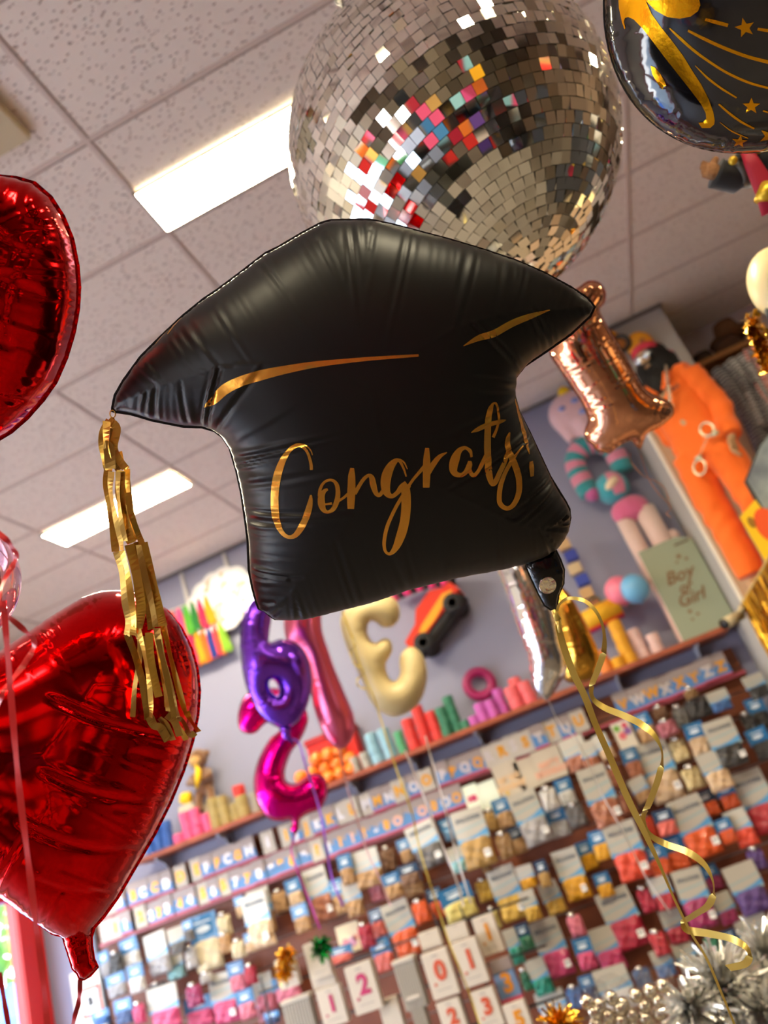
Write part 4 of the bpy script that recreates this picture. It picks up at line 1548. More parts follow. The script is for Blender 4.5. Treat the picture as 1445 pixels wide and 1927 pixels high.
inkg = mat('header green dot', '6FA57A', .6)
inkr = mat('header brown emblem', 'B08A66', .6)
balt = text_mesh('BALLOONS', .055, .0006, .002)
balt.materials.append(ink)


def unit_box_mesh(kind):
    c = MB()
    if kind == 'P':
        c.prism([(-.5, .16), (-.2, .10), (.15, .17), (.5, .30), (.5, 1), (-.5, 1)], -.5, .5, 0)
        c.prism([(-.5, 0), (.5, 0), (.5, .10), (.2, .06), (-.15, -.0), (-.5, -.0)], -.45, .45, 2)
        c.prism([(-.5, .0), (-.15, .0), (.2, .06), (.5, .10), (.5, .30), (.15, .17), (-.2, .10), (-.5, .16)], -.52, .5, 1)
        c.prism([(-.5, .34), (.5, .46), (.5, .52), (-.5, .40)], -.53, .4, 2)
    else:
        c.box((0, 0, .5), (1, 1, 1), 0)
        c.prism([(-.28, .42), (-.1, .34), (.12, .36), (.26, .44), (.2, .54), (.05, .60), (-.12, .57), (-.25, .52)], -.56, .4, 1)
        c.prism([(-.3, .70), (.3, .70), (.3, .76), (-.3, .76)], -.54, .4, 1)
    o = c.build('header', mats=[hdr_w, hdr_b, hdr_m] if kind == 'P' else [hdr_d, mat('white cloud print', 'DCE8F2', .4)])
    me = o.data
    bpy.data.objects.remove(o)
    return me


HM_ = {'P': unit_box_mesh('P'), 'B': unit_box_mesh('B')}
hb = HM_['B'].copy()
hb.materials[0] = hdr_n
HM_['N'] = hb
tg = MB().box((0, 0, 0), (1, 1, 1)).box((0, -.1, .12), (.6, 1, .3), 1).build('price_tag', mats=[tagw, mat('tag print', '8A8684', .6)])
tag_me = tg.data
bpy.data.objects.remove(tg)
knm = MB().ball((0, 0, 0), 1, 10, 8).build('knot', mat('shiny knot', 'D8D4CE', .1, metal=.8), None, True)
kn_me = knm.data
bpy.data.objects.remove(knm)


def child(name, me, parent, loc, scale=(1, 1, 1), rot=None, m=None):
    o = bpy.data.objects.new(name, me)
    COL.objects.link(o)
    o.parent = parent
    o.location = loc
    o.scale = scale
    if rot:
        o.rotation_euler = rot
    if m is not None:
        o.material_slots[0].link = 'OBJECT'
        o.material_slots[0].material = m
    return o


def px_per_m(p):
    a = np.array(proj_(p))
    return np.linalg.norm(np.array(proj_(p + np.array([.05, 0, 0]))) - a) / .05, np.linalg.norm(np.array(proj_(p + np.array([0, 0, .05]))) - a) / .05


def proj_(P):
    c = CAM @ (np.asarray(P, float) - ORG)
    return CX + FOCAL * c[0] / c[2], CY + FOCAL * c[1] / c[2]


PACKS = []


def pk(S, items):
    for it in items:
        kind, X, Y, w, h, c = it[:6]
        px, py = crop(X, Y, *S)
        PACKS.append((kind, px, py, w / S[2], h / S[2], c))


S4 = (480, 1640, 4.014)
S6 = (780, 1640, 4.25)
S8 = (1100, 1350, 4.188)
S9 = (1100, 1640, 4.188)
S10 = (1120, 1280, 4.446)
pk(S1, [('B', 385, 780, 130, 230, 'white'), ('P', 590, 780, 190, 300, 'silver'), ('P', 735, 680, 110, 190, 'grey'), ('B', 825, 610, 80, 160, 'grey'), ('B', 955, 690, 200, 400, 'cream'), ('C', 1095, 560, 100, 170, 'cream'),
        ('C', 1100, 700, 90, 150, 'tan'), ('P', 1350, 530, 220, 390, 'peach'), ('B', 1215, 430, 80, 160, 'peach'), ('C', 850, 805, 90, 160, 'clear'), ('C', 1205, 740, 110, 140, 'cream'), ('B', 1290, 700, 80, 150, 'peach'),
        ('B', 195, 860, 75, 190, 'silver'), ('C', 280, 850, 110, 170, 'black'), ('B', 280, 1020, 140, 170, 'silver'), ('B', 430, 970, 115, 210, 'white'), ('P', 720, 880, 130, 180, 'aqua'), ('C', 590, 1050, 150, 100, 'black'),
        ('P', 640, 1190, 220, 320, 'hot pink'), ('C', 870, 1090, 120, 170, 'magenta'), ('P', 1095, 1110, 200, 360, 'hot pink'), ('B', 1190, 955, 120, 220, 'pink'), ('C', 1295, 935, 90, 150, 'crimson'),
        ('B', 1260, 1165, 125, 220, 'pink'), ('P', 1390, 1150, 140, 260, 'rose'), ('B', 160, 1270, 130, 120, 'blue'), ('B', 335, 1220, 140, 190, 'navy'), ('C', 455, 1225, 85, 160, 'hot pink'),
        ('B', 905, 1220, 200, 220, 'hot pink'), ('C', 960, 960, 90, 80, 'clear')])
pk(S3, [('P', 840, 940, 220, 270, 'tan'), ('B', 690, 950, 100, 230, 'tan'), ('C', 1010, 870, 110, 190, 'brown'), ('B', 1135, 810, 90, 180, 'tan'), ('P', 1290, 760, 220, 330, 'grey'), ('N', 1165, 990, 150, 160, 'brown')])
pk(S4, [('P', 50, 300, 160, 330, 'tan'), ('C', 192, 222, 110, 170, 'tan'), ('B', 300, 165, 110, 210, 'peach'), ('B', 350, 355, 125, 210, 'tan'), ('P', 490, 170, 170, 390, 'copper'), ('B', 632, 190, 100, 260, 'tan'),
        ('P', 740, 200, 130, 260, 'tan'), ('B', 1040, 110, 140, 190, 'tan'), ('B', 1190, 90, 150, 200, 'tan'), ('C', 920, 140, 120, 170, 'rose'), ('P', 1110, 430, 200, 410, 'orange'), ('C', 1255, 300, 120, 180, 'orange'),
        ('N', 1370, 240, 110, 230, 'orange'), ('N', 930, 390, 110, 220, 'coral'), ('B', 965, 630, 150, 250, 'coral'), ('C', 840, 480, 110, 190, 'crimson'), ('P', 70, 910, 150, 270, 'pink'), ('B', 240, 880, 190, 190, 'pink'),
        ('B', 640, 640, 190, 140, 'coral'), ('B', 130, 1110, 120, 100, 'navy')])
pk(S5, [('P', 100, 1000, 185, 280, 'grey'), ('B', 270, 900, 105, 180, 'sky blue'), ('P', 335, 1140, 130, 200, 'aqua'), ('P', 470, 960, 250, 450, 'gold'), ('C', 620, 820, 95, 170, 'gold'), ('B', 712, 770, 130, 240, 'tan'),
        ('P', 925, 800, 220, 420, 'silver'), ('C', 1080, 645, 130, 190, 'clear'), ('B', 1210, 600, 130, 220, 'white'), ('B', 1150, 840, 150, 240, 'silver'), ('C', 1290, 780, 150, 190, 'grey'), ('C', 725, 1020, 130, 210, 'bronze'),
        ('N', 830, 980, 120, 220, 'tan'), ('P', 1290, 290, 200, 260, 'copper'), ('C', 570, 1180, 70, 120, 'bronze')])
pk(S6, [('B', 350, 250, 250, 270, 'pale yellow'), ('C', 560, 145, 120, 180, 'yellow'), ('P', 745, 170, 215, 420, 'yellow'), ('P', 895, 40, 130, 180, 'amber'), ('P', 925, 270, 120, 240, 'yellow'), ('P', 1100, 210, 150, 260, 'yellow'),
        ('P', 1255, 20, 200, 400, 'amber'), ('N', 885, 530, 110, 230, 'green'), ('P', 795, 600, 100, 280, 'teal'), ('P', 1100, 610, 220, 460, 'hot pink'), ('P', 1000, 840, 155, 290, 'teal'), ('C', 1290, 425, 120, 190, 'pink'),
        ('B', 1365, 660, 140, 260, 'hot pink'), ('P', 1105, 1070, 230, 240, 'white'), ('C', 1290, 1000, 130, 190, 'blue'), ('B', 1395, 930, 110, 200, 'navy'), ('N', 1030, 20, 90, 220, 'gold'), ('C', 640, 370, 80, 180, 'pale yellow'),
        ('C', 900, 860, 80, 180, 'green')])
pk(S10, [('B', 415, 400, 150, 250, 'tan'), ('C', 600, 400, 160, 140, 'rose'), ('C', 720, 300, 130, 190, 'grey'), ('C', 860, 220, 200, 200, 'black'), ('P', 1040, 170, 170, 170, 'blue'), ('P', 1350, 50, 170, 200, 'black'),
         ('B', 1370, 280, 150, 280, 'black'), ('C', 1280, 350, 110, 170, 'black'), ('B', 1390, 530, 170, 270, 'black'), ('C', 800, 110, 110, 90, 'bronze'), ('C', 540, 270, 120, 110, 'brown')])
pk(S8, [('C', 745, 250, 130, 190, 'pale gold'), ('B', 890, 170, 150, 260, 'peach'), ('P', 1110, 200, 230, 380, 'black'), ('P', 590, 420, 250, 470, 'peach'), ('B', 380, 360, 130, 240, 'copper'), ('C', 235, 470, 110, 190, 'copper'),
        ('P', 125, 620, 220, 470, 'copper'), ('C', 335, 670, 110, 180, 'copper'), ('P', 440, 570, 130, 200, 'tan'), ('C', 850, 470, 150, 190, 'pale gold'), ('P', 1030, 420, 190, 310, 'peach'), ('N', 975, 680, 150, 220, 'orange'),
        ('B', 1130, 620, 140, 210, 'orange'), ('P', 870, 860, 260, 480, 'orange'), ('N', 640, 830, 150, 210, 'coral'), ('P', 1360, 660, 250, 500, 'red'), ('P', 1235, 870, 170, 300, 'red orange'), ('B', 1115, 900, 130, 210, 'orange'),
        ('P', 335, 1050, 250, 450, 'red orange'), ('C', 510, 870, 110, 220, 'red orange'), ('B', 720, 1070, 170, 270, 'orange'), ('B', 580, 1130, 160, 250, 'orange'), ('B', 125, 1010, 130, 240, 'amber'), ('B', 20, 1090, 120, 230, 'amber'),
        ('C', 1355, 1110, 130, 190, 'purple'), ('P', 40, 300, 120, 220, 'copper'), ('P', 150, 230, 110, 200, 'peach')])
pk(S9, [('P', 300, 370, 260, 470, 'crimson'), ('C', 490, 215, 125, 210, 'crimson'), ('P', 615, 170, 160, 260, 'red'), ('P', 870, 210, 220, 470, 'magenta'), ('B', 1010, 50, 120, 210, 'magenta'), ('P', 1110, 290, 150, 250, 'magenta'),
        ('P', 1285, 130, 250, 400, 'purple'), ('C', 590, 560, 130, 210, 'red'), ('P', 710, 430, 160, 280, 'crimson'), ('P', 1340, 480, 250, 300, 'white'), ('C', 1010, 590, 120, 190, 'green'), ('N', 1155, 560, 120, 200, 'green'),
        ('P', 180, 610, 200, 350, 'hot pink'), ('C', 455, 830, 130, 160, 'blue'), ('P', 620, 720, 150, 220, 'blue'), ('P', 245, 920, 260, 340, 'white'), ('P', 800, 670, 160, 240, 'white'), ('B', 155, 110, 120, 200, 'amber')])

PW = []
for i, (kind, px, py, w, h, c) in enumerate(PACKS):
    y = PACK_Y - .055 * (i % 4) - (.02 if kind == 'P' else 0)
    p = at_y(px, py, y)
    sx, sz = px_per_m(p)
    PW.append([kind, p, w / sx * 1.05, h / sz * 1.05, c])

# labels: by look first, then by what hangs next to each packet
KN = {'P': 'white headed packet of %s balloons', 'B': 'blue headed packet of %s balloons', 'N': 'navy headed packet of %s balloons', 'C': 'clear pouch of %s balloons'}


def nbr(i, dx, dz):
    b, bs = None, 9
    for j, q in enumerate(PW):
        if j == i:
            continue
        d = q[1] - PW[i][1]
        a = d[0] * dx + d[2] * dz
        o_ = abs(d[0] * dz) + abs(d[2] * dx)
        if a > .05 and o_ < .22 and a + 1.5 * o_ < bs and a < .6:
            b, bs = j, a + 1.5 * o_
    return b


def short(j):
    k, _, w, h, c = PW[j]
    return ('big ' if h > .42 else '') + {'P': 'white headed ', 'B': 'blue headed ', 'N': 'navy headed ', 'C': 'clear '}[k] + c + ' one'


cand = []
for i, (k, p, w, h, c) in enumerate(PW):
    sz = 'big ' if h > .42 else 'small ' if h < .24 else ''
    b = sz + KN[k] % c
    L_, R_, U_, D_2 = nbr(i, -1, 0), nbr(i, 1, 0), nbr(i, 0, 1), nbr(i, 0, -1)
    o_ = [b + ' on the packet wall']
    for j, wd_ in ((U_, ' hanging below the '), (D_2, ' hanging above the '), (L_, ' on the board next to the ')):
        if j is not None:
            o_.append(b + wd_ + short(j))
    if U_ is not None and D_2 is not None:
        o_.append(b + ' between %s above and %s below' % (PW[U_][4], PW[D_2][4]))
    if L_ is not None and R_ is not None:
        o_.append(b + ' between %s and %s neighbours' % (PW[L_][4], PW[R_][4]))
    cand.append(o_)
labels = [None] * len(PW)
cnt = {}
for o_ in cand:
    for s_ in set(o_):
        cnt[s_] = cnt.get(s_, 0) + 1
for i, o_ in enumerate(cand):
    for s_ in o_:
        if cnt[s_] == 1 and len(s_.split()) <= 16:
            labels[i] = s_
            break
ordw = ['first', 'second', 'third', 'fourth', 'fifth', 'sixth', 'seventh', 'eighth', 'ninth', 'tenth', 'eleventh', 'twelfth']
grp = {}
for i in range(len(PW)):
    if labels[i] is None:
        grp.setdefault(cand[i][0], []).append(i)
for b, ii in grp.items():
    ii.sort(key=lambda i: PW[i][1][0])
    for n_, i in enumerate(ii):
        labels[i] = cand[i][0].replace(' on the packet wall', ', %s of its kind from the window' % ordw[n_])

for i, (kind, p, w, h, c) in enumerate(PW):
    t = empty('balloon_packet', p, (0, random.gauss(0, .035), random.gauss(0, .12)))
    tag(t, labels[i], 'balloon packet', 'balloon packets on the slatted board')
    pm_ = packmat(c, PC[c])
    if kind == 'P':
        hh = h * random.uniform(.54, .6)
        child('header', HM_['P'], t, (0, 0, h / 2 - hh), (w, .018, hh))
        child('pouch', pouch_mesh[i % 5], t, (0, .008, -h / 2 + (h - hh) * .55), (w * .98, (.075 + .04 * w), (h - hh) * 1.16), None, pm_)
        if h > .3:
            e = child('lettering', balt, t, (.01 * w, -.0125, h / 2 - hh * .30), (w / .36, w / .36, 1), (PI / 2, 0, 0))
            child('price_tag', tag_me, t, (w * .33, -.048, -h * .30), (w * .2, .004, h * .13))
    elif kind in 'BN':
        hh = h * .5
        child('header', HM_[kind], t, (0, 0, h / 2 - hh), (w, .014, hh))
        child('pouch', pouch_mesh[i % 5], t, (0, .005, -h / 4 + .01), (w * .97, .065, hh * 1.12), None, pm_)
    else:
        child('pouch', pouch_mesh[i % 5], t, (0, 0, -h * .06), (w, .075, h * .88), None, pm_)
        child('knot', kn_me, t, (w * .05, -.02, h * .43), (.016, .016, .02))
        child('knot', kn_me, t, (-w * .12, -.015, h * .47), (.013, .013, .013))

# small printed cards among the packets
def flat_card(S, X, Y, w, h, m, label, y=5.95, name='party_card', extra=None, cat='card', txt=None, txm=None, ts=.05, tz=0.):
    px, py = crop(X, Y, *S)
    p = at_y(px, py, y)
    sx, sz = px_per_m(p)
    w, h = w / S[2] / sx, h / S[2] / sz
    t = empty(name, p, (0, random.gauss(0, .02), 0))
    tag(t, label, cat)
    MB().box((0, 0, 0), (w, .014, h), bev=.002).build('card', m, t)
    if extra:
        mb = MB()
        ms = []
        for (dx, dz, r, col) in extra:
            ms.append(paper(col))
            mb.lathe([(r * w, 0), (r * w, .002)], n=16, mi=len(ms) - 1, R=Matrix.Rotation(PI / 2, 3, 'X'), c=(dx * w, -.007, dz * h))
        mb.build('print', mats=ms, parent=t)
    if txt:
        for q, line in enumerate(txt):
            glyph_obj(line, ts, txm, t, (0, -.0085, tz - q * ts * 1.1))
    return t


S11 = (1100, 1350, 4.188)
cream = paper('C6B9A6')
flat_card(S5, 465, 650, 120, 230, paper('E8EEDC'), 'pale green card with small blue and pink letters HB', extra=None, txt=['HB'], txm=paper('C8466E'), ts=.05)
flat_card(S5, 600, 620, 150, 230, paper('DDE4D4'), 'greyish green card with a cream lower edge, beside the HB card')
flat_card(S5, 755, 490, 210, 270, cream, 'cream banner card reading HIP HIP HOORAY with a gold dot', txt=['HIP HIP', 'HOORAY'], txm=paper('D8B48C'), ts=.05, extra=[(-.25, -.38, .07, 'D8B040')])
flat_card(S5, 900, 450, 170, 250, paper('BFB29F'), 'plain cream card between the two hip hooray cards')
flat_card(S5, 1075, 370, 230, 260, cream, 'cream banner card reading HAPPY BIRTHDAY in rose letters', txt=['HAPPY', 'BIRTHDAY'], txm=paper('D8A48C'), ts=.05)
flat_card(S8, 315, 140, 150, 230, paper('EFE6DA'), 'white card with green, red, pink and purple balloon print', extra=[(-.25, .3, .17, '7DB84A'), (.2, .32, .15, 'E0506E'), (-.1, 0, .2, 'F07A8A'), (.25, .1, .2, '9A6AB8')])
flat_card(S4, 715, 500, 180, 220, paper('EAD9B8'), 'cream card with a pink printed patch beside the crimson pouch', extra=[(-.2, -.12, .16, 'E8909A'), (.1, -.15, .18, 'D8A0C0'), (.25, -.05, .12, 'E8A08A')])
# ================================================================== streamer rolls on the shelf
rollm = {'blue': '2F5FB0', 'pink': 'E85A90', 'olive': 'A8935A', 'grey': 'A8A49E', 'sky blue': '8FBCD2', 'green': '2E7A5E', 'sparkly green': '4EA878', 'red': 'D8322E', 'orchid': 'C25AB4', 'coral': 'EE6A74',
         'orange': 'F08A3A', 'yellow': 'F0AE1E', 'pale pink': 'E6C4BE', 'magenta': 'A01E60'}
ro = MB()
ro.lathe([(.30, -.5), (.90, -.5), (.98, -.44), (1, -.32), (1, .32), (.98, .44), (.90, .5), (.30, .5), (.30, -.5)], n=22, cap=False)
rme = ro.build('streamer_roll', paper('FFFFFF'), None, False)
auto_smooth(rme, 50)
roll_mesh = rme.data
bpy.data.objects.remove(rme)
STK = [('blue', 284, 17, 2, 0), ('blue', 300, 17, 3, 0), ('blue', 318, 18, 3, 0), ('pink', 338, 20, 1, 0), ('pink', 356, 19, 3, 0), ('pink', 374, 19, 3, 0), ('pink', 393, 19, 2, 0), ('pink', 366, 18, 4, .12),
       ('olive', 409, 21, 3, 0), ('olive', 427, 20, 3, 0), ('olive', 445, 18, 2, 0), ('olive', 460, 23, 2, 0), ('grey', 482, 15, 3, .05),
       ('grey', 671, 17, 2, 0), ('grey', 690, 18, 2, 0), ('sky blue', 711, 23, 3, 0), ('sky blue', 736, 23, 3, 0), ('sparkly green', 759, 17, 3, 0), ('red', 781, 23, 3, 0), ('red', 804, 22, 4, 0), ('red', 825, 22, 3, 0),
       ('green', 843, 22, 3, 0), ('green', 862, 21, 4, .02), ('green', 878, 20, 1, 0), ('orchid', 893, 22, 1, 0), ('orchid', 911, 22, 2, 0), ('orchid', 930, 21, 2, 0), ('orchid', 948, 20, 3, .03),
       ('coral', 974, 26, 2, 0), ('coral', 999, 26, 2, 0), ('coral', 984, 24, 3, .12),
       ('orange', 1143, 27, 2, 0), ('yellow', 1165, 26, 1, 0), ('yellow', 1188, 27, 4, .02), ('pale pink', 1212, 25, 3, .05), ('pale pink', 1238, 24, 2, .02)]
seen = {}
for col_, px, w, n, back in STK:
    py = 1605 - (px - 270) * .3944
    p = at_y(px, py, 5.86 + back)
    r = w / px_per_m(p)[0] / 2 * 1.02
    hh = r * 1.62
    seen[col_] = seen.get(col_, 0) + 1
    sno = seen[col_]
    tot = sum(1 for s_ in STK if s_[0] == col_)
    for k in range(n):
        o = bpy.data.objects.new('streamer_roll', roll_mesh)
        COL.objects.link(o)
        o.location = (p[0] + random.gauss(0, .003), 5.86 + back, SHZ + hh * (k + .5))
        o.scale = (r, r, hh)
        o.rotation_euler = (0, 0, random.uniform(0, 6))
        o.material_slots[0].link = 'OBJECT'
        o.material_slots[0].material = mat('crepe ' + col_, rollm[col_], .4, spec=.5, coat=.3, bump=(90, .4))
        posn = 'only' if n == 1 else 'bottom' if k == 0 else 'top' if k == n - 1 else ['', 'second', 'third'][k] + ' lowest'
        if tot == 1:
            lb = '%s %s streamer roll in its stack on the wall shelf' % (posn, col_)
        else:
            lb = '%s roll in the %s %s streamer stack from the window' % (posn, ordw[sno - 1], col_)
        tag(o, lb, 'streamer roll', 'streamer rolls on the shelf')
p = at_y(460, 1530, 5.86)
o = bpy.data.objects.new('streamer_roll', roll_mesh)
COL.objects.link(o)
r = 23 / px_per_m(p)[0] / 2 * .97
o.location = (at_y(460, 1530, 5.86)[0], 5.86, SHZ + r * 1.70 * 2.5)
o.scale = (r, r, r * 1.6)
o.material_slots[0].link = 'OBJECT'
o.material_slots[0].material = MATS['crepe red']
tag(o, 'single red streamer roll standing on top of two olive rolls', 'streamer roll', 'streamer rolls on the shelf')

# orange tissue puffs in clear wrap
orp = mat('orange tissue', 'F5862E', .45, coat=.4, bump=(40, .8))
k = 0
for (px, zrow, cnt, x0, dx) in ((0, 0, 6, 556, 22), (0, 1, 5, 572, 23), (0, 2, 3, 610, 22)):
    for i in range(cnt):
        x = at_y(x0 + dx * i, 1500 - (x0 + dx * i - 556) * .394, 5.87)[0]
        o = MB().ball((0, 0, 0), (.055, .055, .05), 16, 12, bumpy=.10, seed=k).build('tissue_puff', orp, None, True)
        o.location = (x, 5.87 + .03 * (zrow % 2), SHZ + .05 + .082 * zrow)
        k += 1
        tag(o, 'orange tissue puff, %s in the %s layer of the orange heap' % (ordw[i], ['bottom', 'middle', 'top'][zrow]), 'tissue puff', 'orange puffs on the shelf')


def local_poly(px_pts, Y):
    return [tuple(at_y(x, y, Y)[[0, 2]]) for x, y in px_pts]


def slab(name, px_pts, Y0, Y1, m, label=None, cat=None, parent=None, bev=0):
    q = local_poly(px_pts, Y0)
    c = np.mean(q, axis=0)
    o = MB().prism([(a - c[0], b - c[1]) for a, b in q], 0, Y1 - Y0).build(name, m)
    o.location = (c[0], Y0, c[1])
    if parent is not None:
        o.parent = parent
        o.location = Vector((c[0], Y0, c[1])) - parent.location
    if label:
        tag(o, label, cat)
    return o


# things standing on the shelf: red box, brown plush, ring, rainbow roll
x0 = at_y(578, 1400, 5.97)[0]
x1 = at_y(668, 1380, 5.97)[0]
t = empty('gift_box', ((x0 + x1) / 2, 6.0, SHZ))
tag(t, 'red gift box behind the pink number one balloon on the shelf', 'box')
redp = paper('D4241E')
MB().box((0, 0, .17), (x1 - x0, .14, .34), bev=.008).build('carton', redp, t)
MB().box((0, 0, .36), (x1 - x0 + .02, .16, .05), bev=.006).build('lid', mat('dark red card', 'A81A22', .5), t)
MB().box((.04, 0, .40), (.06, .10, .04), bev=.01).build('bow', paper('2E9A9E'), t)

brown = mat('brown plush', '7A5232', .95, sheen=.6, bump=(120, .8))
tanp = mat('tan plush', 'C79A5A', .95, sheen=.6, bump=(120, .8))
yel = mat('yellow felt', 'F5C81E', .8)


def remeshed(mb, name, m, parent, vox=.012, sm=4):
    o = mb.build('tmp', None)
    md = o.modifiers.new('r', 'REMESH')
    md.mode = 'VOXEL'
    md.voxel_size = vox
    md2 = o.modifiers.new('s', 'SMOOTH')
    md2.iterations = sm
    md2.factor = .5
    dg = bpy.context.evaluated_depsgraph_get()
    me = bpy.data.meshes.new_from_object(o.evaluated_get(dg))
    bpy.data.objects.remove(o)
    me.name = name
    me.materials.clear()
    me.materials.append(m)
    me.polygons.foreach_set('use_smooth', [True] * len(me.polygons))
    r = bpy.data.objects.new(name, me)
    COL.objects.link(r)
    if parent is not None:
        r.parent = parent
    return r


bx = at_y(382, 1470, 5.95)[0]
t = empty('plush_toy', (bx, 5.96, SHZ + .23))
tag(t, 'brown plush toy hugging a yellow banana above the olive rolls', 'plush toy')
b = MB()
b.ball((0, 0, .17), (.085, .075, .12)).ball((0, -.01, .36), (.085, .08, .085))
for s_ in (-1, 1):
    b.tube([(s_ * .06, 0, .24), (s_ * .10, -.06, .19), (s_ * .02, -.10, .17)], [.035, .03, .028])
    b.tube([(s_ * .05, -.02, .10), (s_ * .06, -.05, 0), (s_ * .06, -.06, -.06)], [.04, .036, .034])
    b.ball((s_ * .085, .0, .38), (.03, .015, .03))
remeshed(b, 'body', brown, t, .009)
MB().ball((0, -.062, .345), (.055, .035, .05)).build('muzzle', tanp, t, True)
b = MB()
b.tube([(.03, -.115, .30), (.045, -.13, .24), (.03, -.135, .18), (-.005, -.13, .12)], [.008, .024, .024, .008], 12)
b.build('banana', yel, t, True)
for s_ in (-1, 1):
    MB().ball((s_ * .03, -.085, .385), .008, 10, 8).build('eye', mat('black bead', '101010', .2), t, True)
o = MB().box((0, 0, .115), (.30, .14, .23), bev=.01).build('storage_tub', mat('olive clear tub', 'B7AE96', .4))
o.location = (bx, 6.0, SHZ)
tag(o, 'pale olive tub behind the pink rolls carrying the plush toy', 'tub')
px = at_y(346, 1490, 5.95)[0]
o = MB().ball((0, 0, 0), (.06, .05, .05), 14, 10, bumpy=.15, seed=4).build('tissue_puff', yel, None, True)
o.location = (px, 5.97, SHZ + .33)
tag(o, 'bright yellow tissue puff beside the brown plush toy', 'tissue puff')
o = MB().box((0, 0, .14), (.14, .12, .28), bev=.01).build('gift_box', mat('pale putty card', 'C9C2AC', .6))
o.location = (px, 5.98, SHZ)
tag(o, 'pale putty box under the yellow puff beside the pink rolls', 'box')
p = at_y(893, 1285, 5.95)
o = MB().lathe([(.062, -.03), (.125, -.03), (.13, -.02), (.13, .02), (.125, .03), (.062, .03), (.062, -.03)], n=36, cap=False, R=Matrix.Rotation(PI / 2, 3, 'X') @ Matrix.Rotation(.3, 3, 'Y')).build('tape_ring', mat('crepe magenta', 'A01E60', .4), None, True)
o.location = (p[0] + .02, 6.02, SHZ + .30)
tag(o, 'dark magenta paper ring leaning on the wall behind the orchid rolls', 'paper ring')
p = at_y(1120, 1160, 5.9)
t = MB()
cols = ['E8B020', 'F08A20', 'EE4A24', 'C8203C', '8A2A6A']
rbm = [paper(c_) for c_ in cols]
for i in range(5):
    t.lathe([(.02, -.16), (.075 - .012 * i, -.16), (.075 - .012 * i, .16), (.02, .16)], n=20, mi=i, R=Matrix.Rotation(PI / 2, 3, 'Y'), c=(0, .012 * i * .2, -.018 * i), cap=False)
o = t.build('streamer_roll', None, None, True, rbm)
o.location = (p[0] + .03, 5.88, SHZ + .075 + .34)
o.rotation_euler = (0, -.08, 0)
tag(o, 'fat rainbow paper roll lying across the orange rolls', 'streamer roll')
p = at_y(1118, 1128, 5.98)
o = MB().ball((0, 0, 0), .05, 18, 12).build('tissue_ball', paper('3A8A6E'), None, True)
o.location = (p[0], 6.0, SHZ + .34 + .15 + .045)
tag(o, 'small green paper ball on top of the rainbow roll', 'paper ball')

# Boy or Girl box with its two balloons
bxp = [(1200, 1040), (1282, 1012), (1306, 1022), (1373, 1142), (1278, 1191)]
q = local_poly(bxp, 5.80)
cx_ = np.mean([a for a, _ in q])
t = empty('reveal_box', (cx_, 5.885, SHZ))
tag(t, 'sage green box lettered Boy or Girl at the shelf end', 'box')
zb = SHZ
hb_ = q[0][1] - zb
w_ = q[3][0] - q[4][0]
sage = mat('sage card', '969F88', .55)
x_l, x_r = q[4][0] - cx_, q[3][0] - cx_
MB().prism([(x_l, .0), (x_r, .0), (x_r, hb_ * .93), (x_r - .10, hb_ * 1.0), (x_l, hb_)], -.085, -.075).build('front_panel', sage, t)
pk_ = mat('pink striped card', 'E7A99E', .55)
sp_ = MB()
sp_.box(((x_l + x_r) / 2, .062, hb_ * .48), (x_r - x_l - .004, .27, hb_ * .94))
sp_.build('carton', pk_, t)
s_ = MB()
for i in range(12):
    s_.box((x_l - .001, -.06 + .022 * i, hb_ * .48), (.004, .006, hb_ * .93))
s_.box((x_l - .003, .06, hb_ * .55), (.003, .06, .14))
s_.box((x_l - .003, .06, hb_ * .2), (.003, .08, .10))
s_.build('side_stripe', paper('F2D6CC'), t)
bz = mat('bronze ink', '7A5632', .5)
for txt, zz, sz in (('Boy', .62, .13), ('or', .49, .10), ('Girl', .37, .125)):
    me = text_mesh(txt, sz, .001, .002, .35)
    me.materials.append(bz)
    o = bpy.data.objects.new('lettering', me)
    COL.objects.link(o)
    o.parent = t
    o.location = ((x_l + x_r) / 2 - .015, -.087, hb_ * zz)
    o.rotation_euler = (PI / 2, 0, 0)
st = MB()
for dx, dz, r_ in ((.05, .80, .022), (.09, .75, .016), (.02, .75, .012), (-.06, .25, .02), (-.02, .20, .016), (-.07, .17, .013)):
    pl = []
    for i in range(10):
        a = PI * i / 5
        k_ = r_ * (1 if i % 2 == 0 else .42)
        pl.append(((x_l + x_r) / 2 + dx + k_ * math.sin(a), hb_ * dz + k_ * math.cos(a)))
    st.prism(pl, -.0875, -.0845)
st.build('star_print', bz, t)
MB().box((x_r - .08, -.086, hb_ * .92), (.11, .004, .012)).build('handle_slot', mat('slot brown', '5A4636', .6), t)
for px_, py_, c_, nm in ((1165, 1112, 'F2809C', 'pink'), (1194, 1108, '6FB2E2', 'sky blue')):
    yy = 5.76 if nm == 'sky blue' else 5.84
    p = at_y(px_, py_, yy)
    bt = empty('latex_balloon', p)
    tag(bt, '%s latex balloon fixed beside the sage green box' % nm, 'balloon')
    r_ = 27 / px_per_m(p)[0]
    MB().ball((0, 0, 0), (r_, r_, r_ * 1.08), 28, 20).build('balloon_body', mat('latex ' + nm, c_, .3, spec=.6), bt, True)
    MB().lathe([(.004, -r_ * 1.06), (.012, -r_ * 1.16)], n=10).build('knot', mat('latex ' + nm), bt, True)

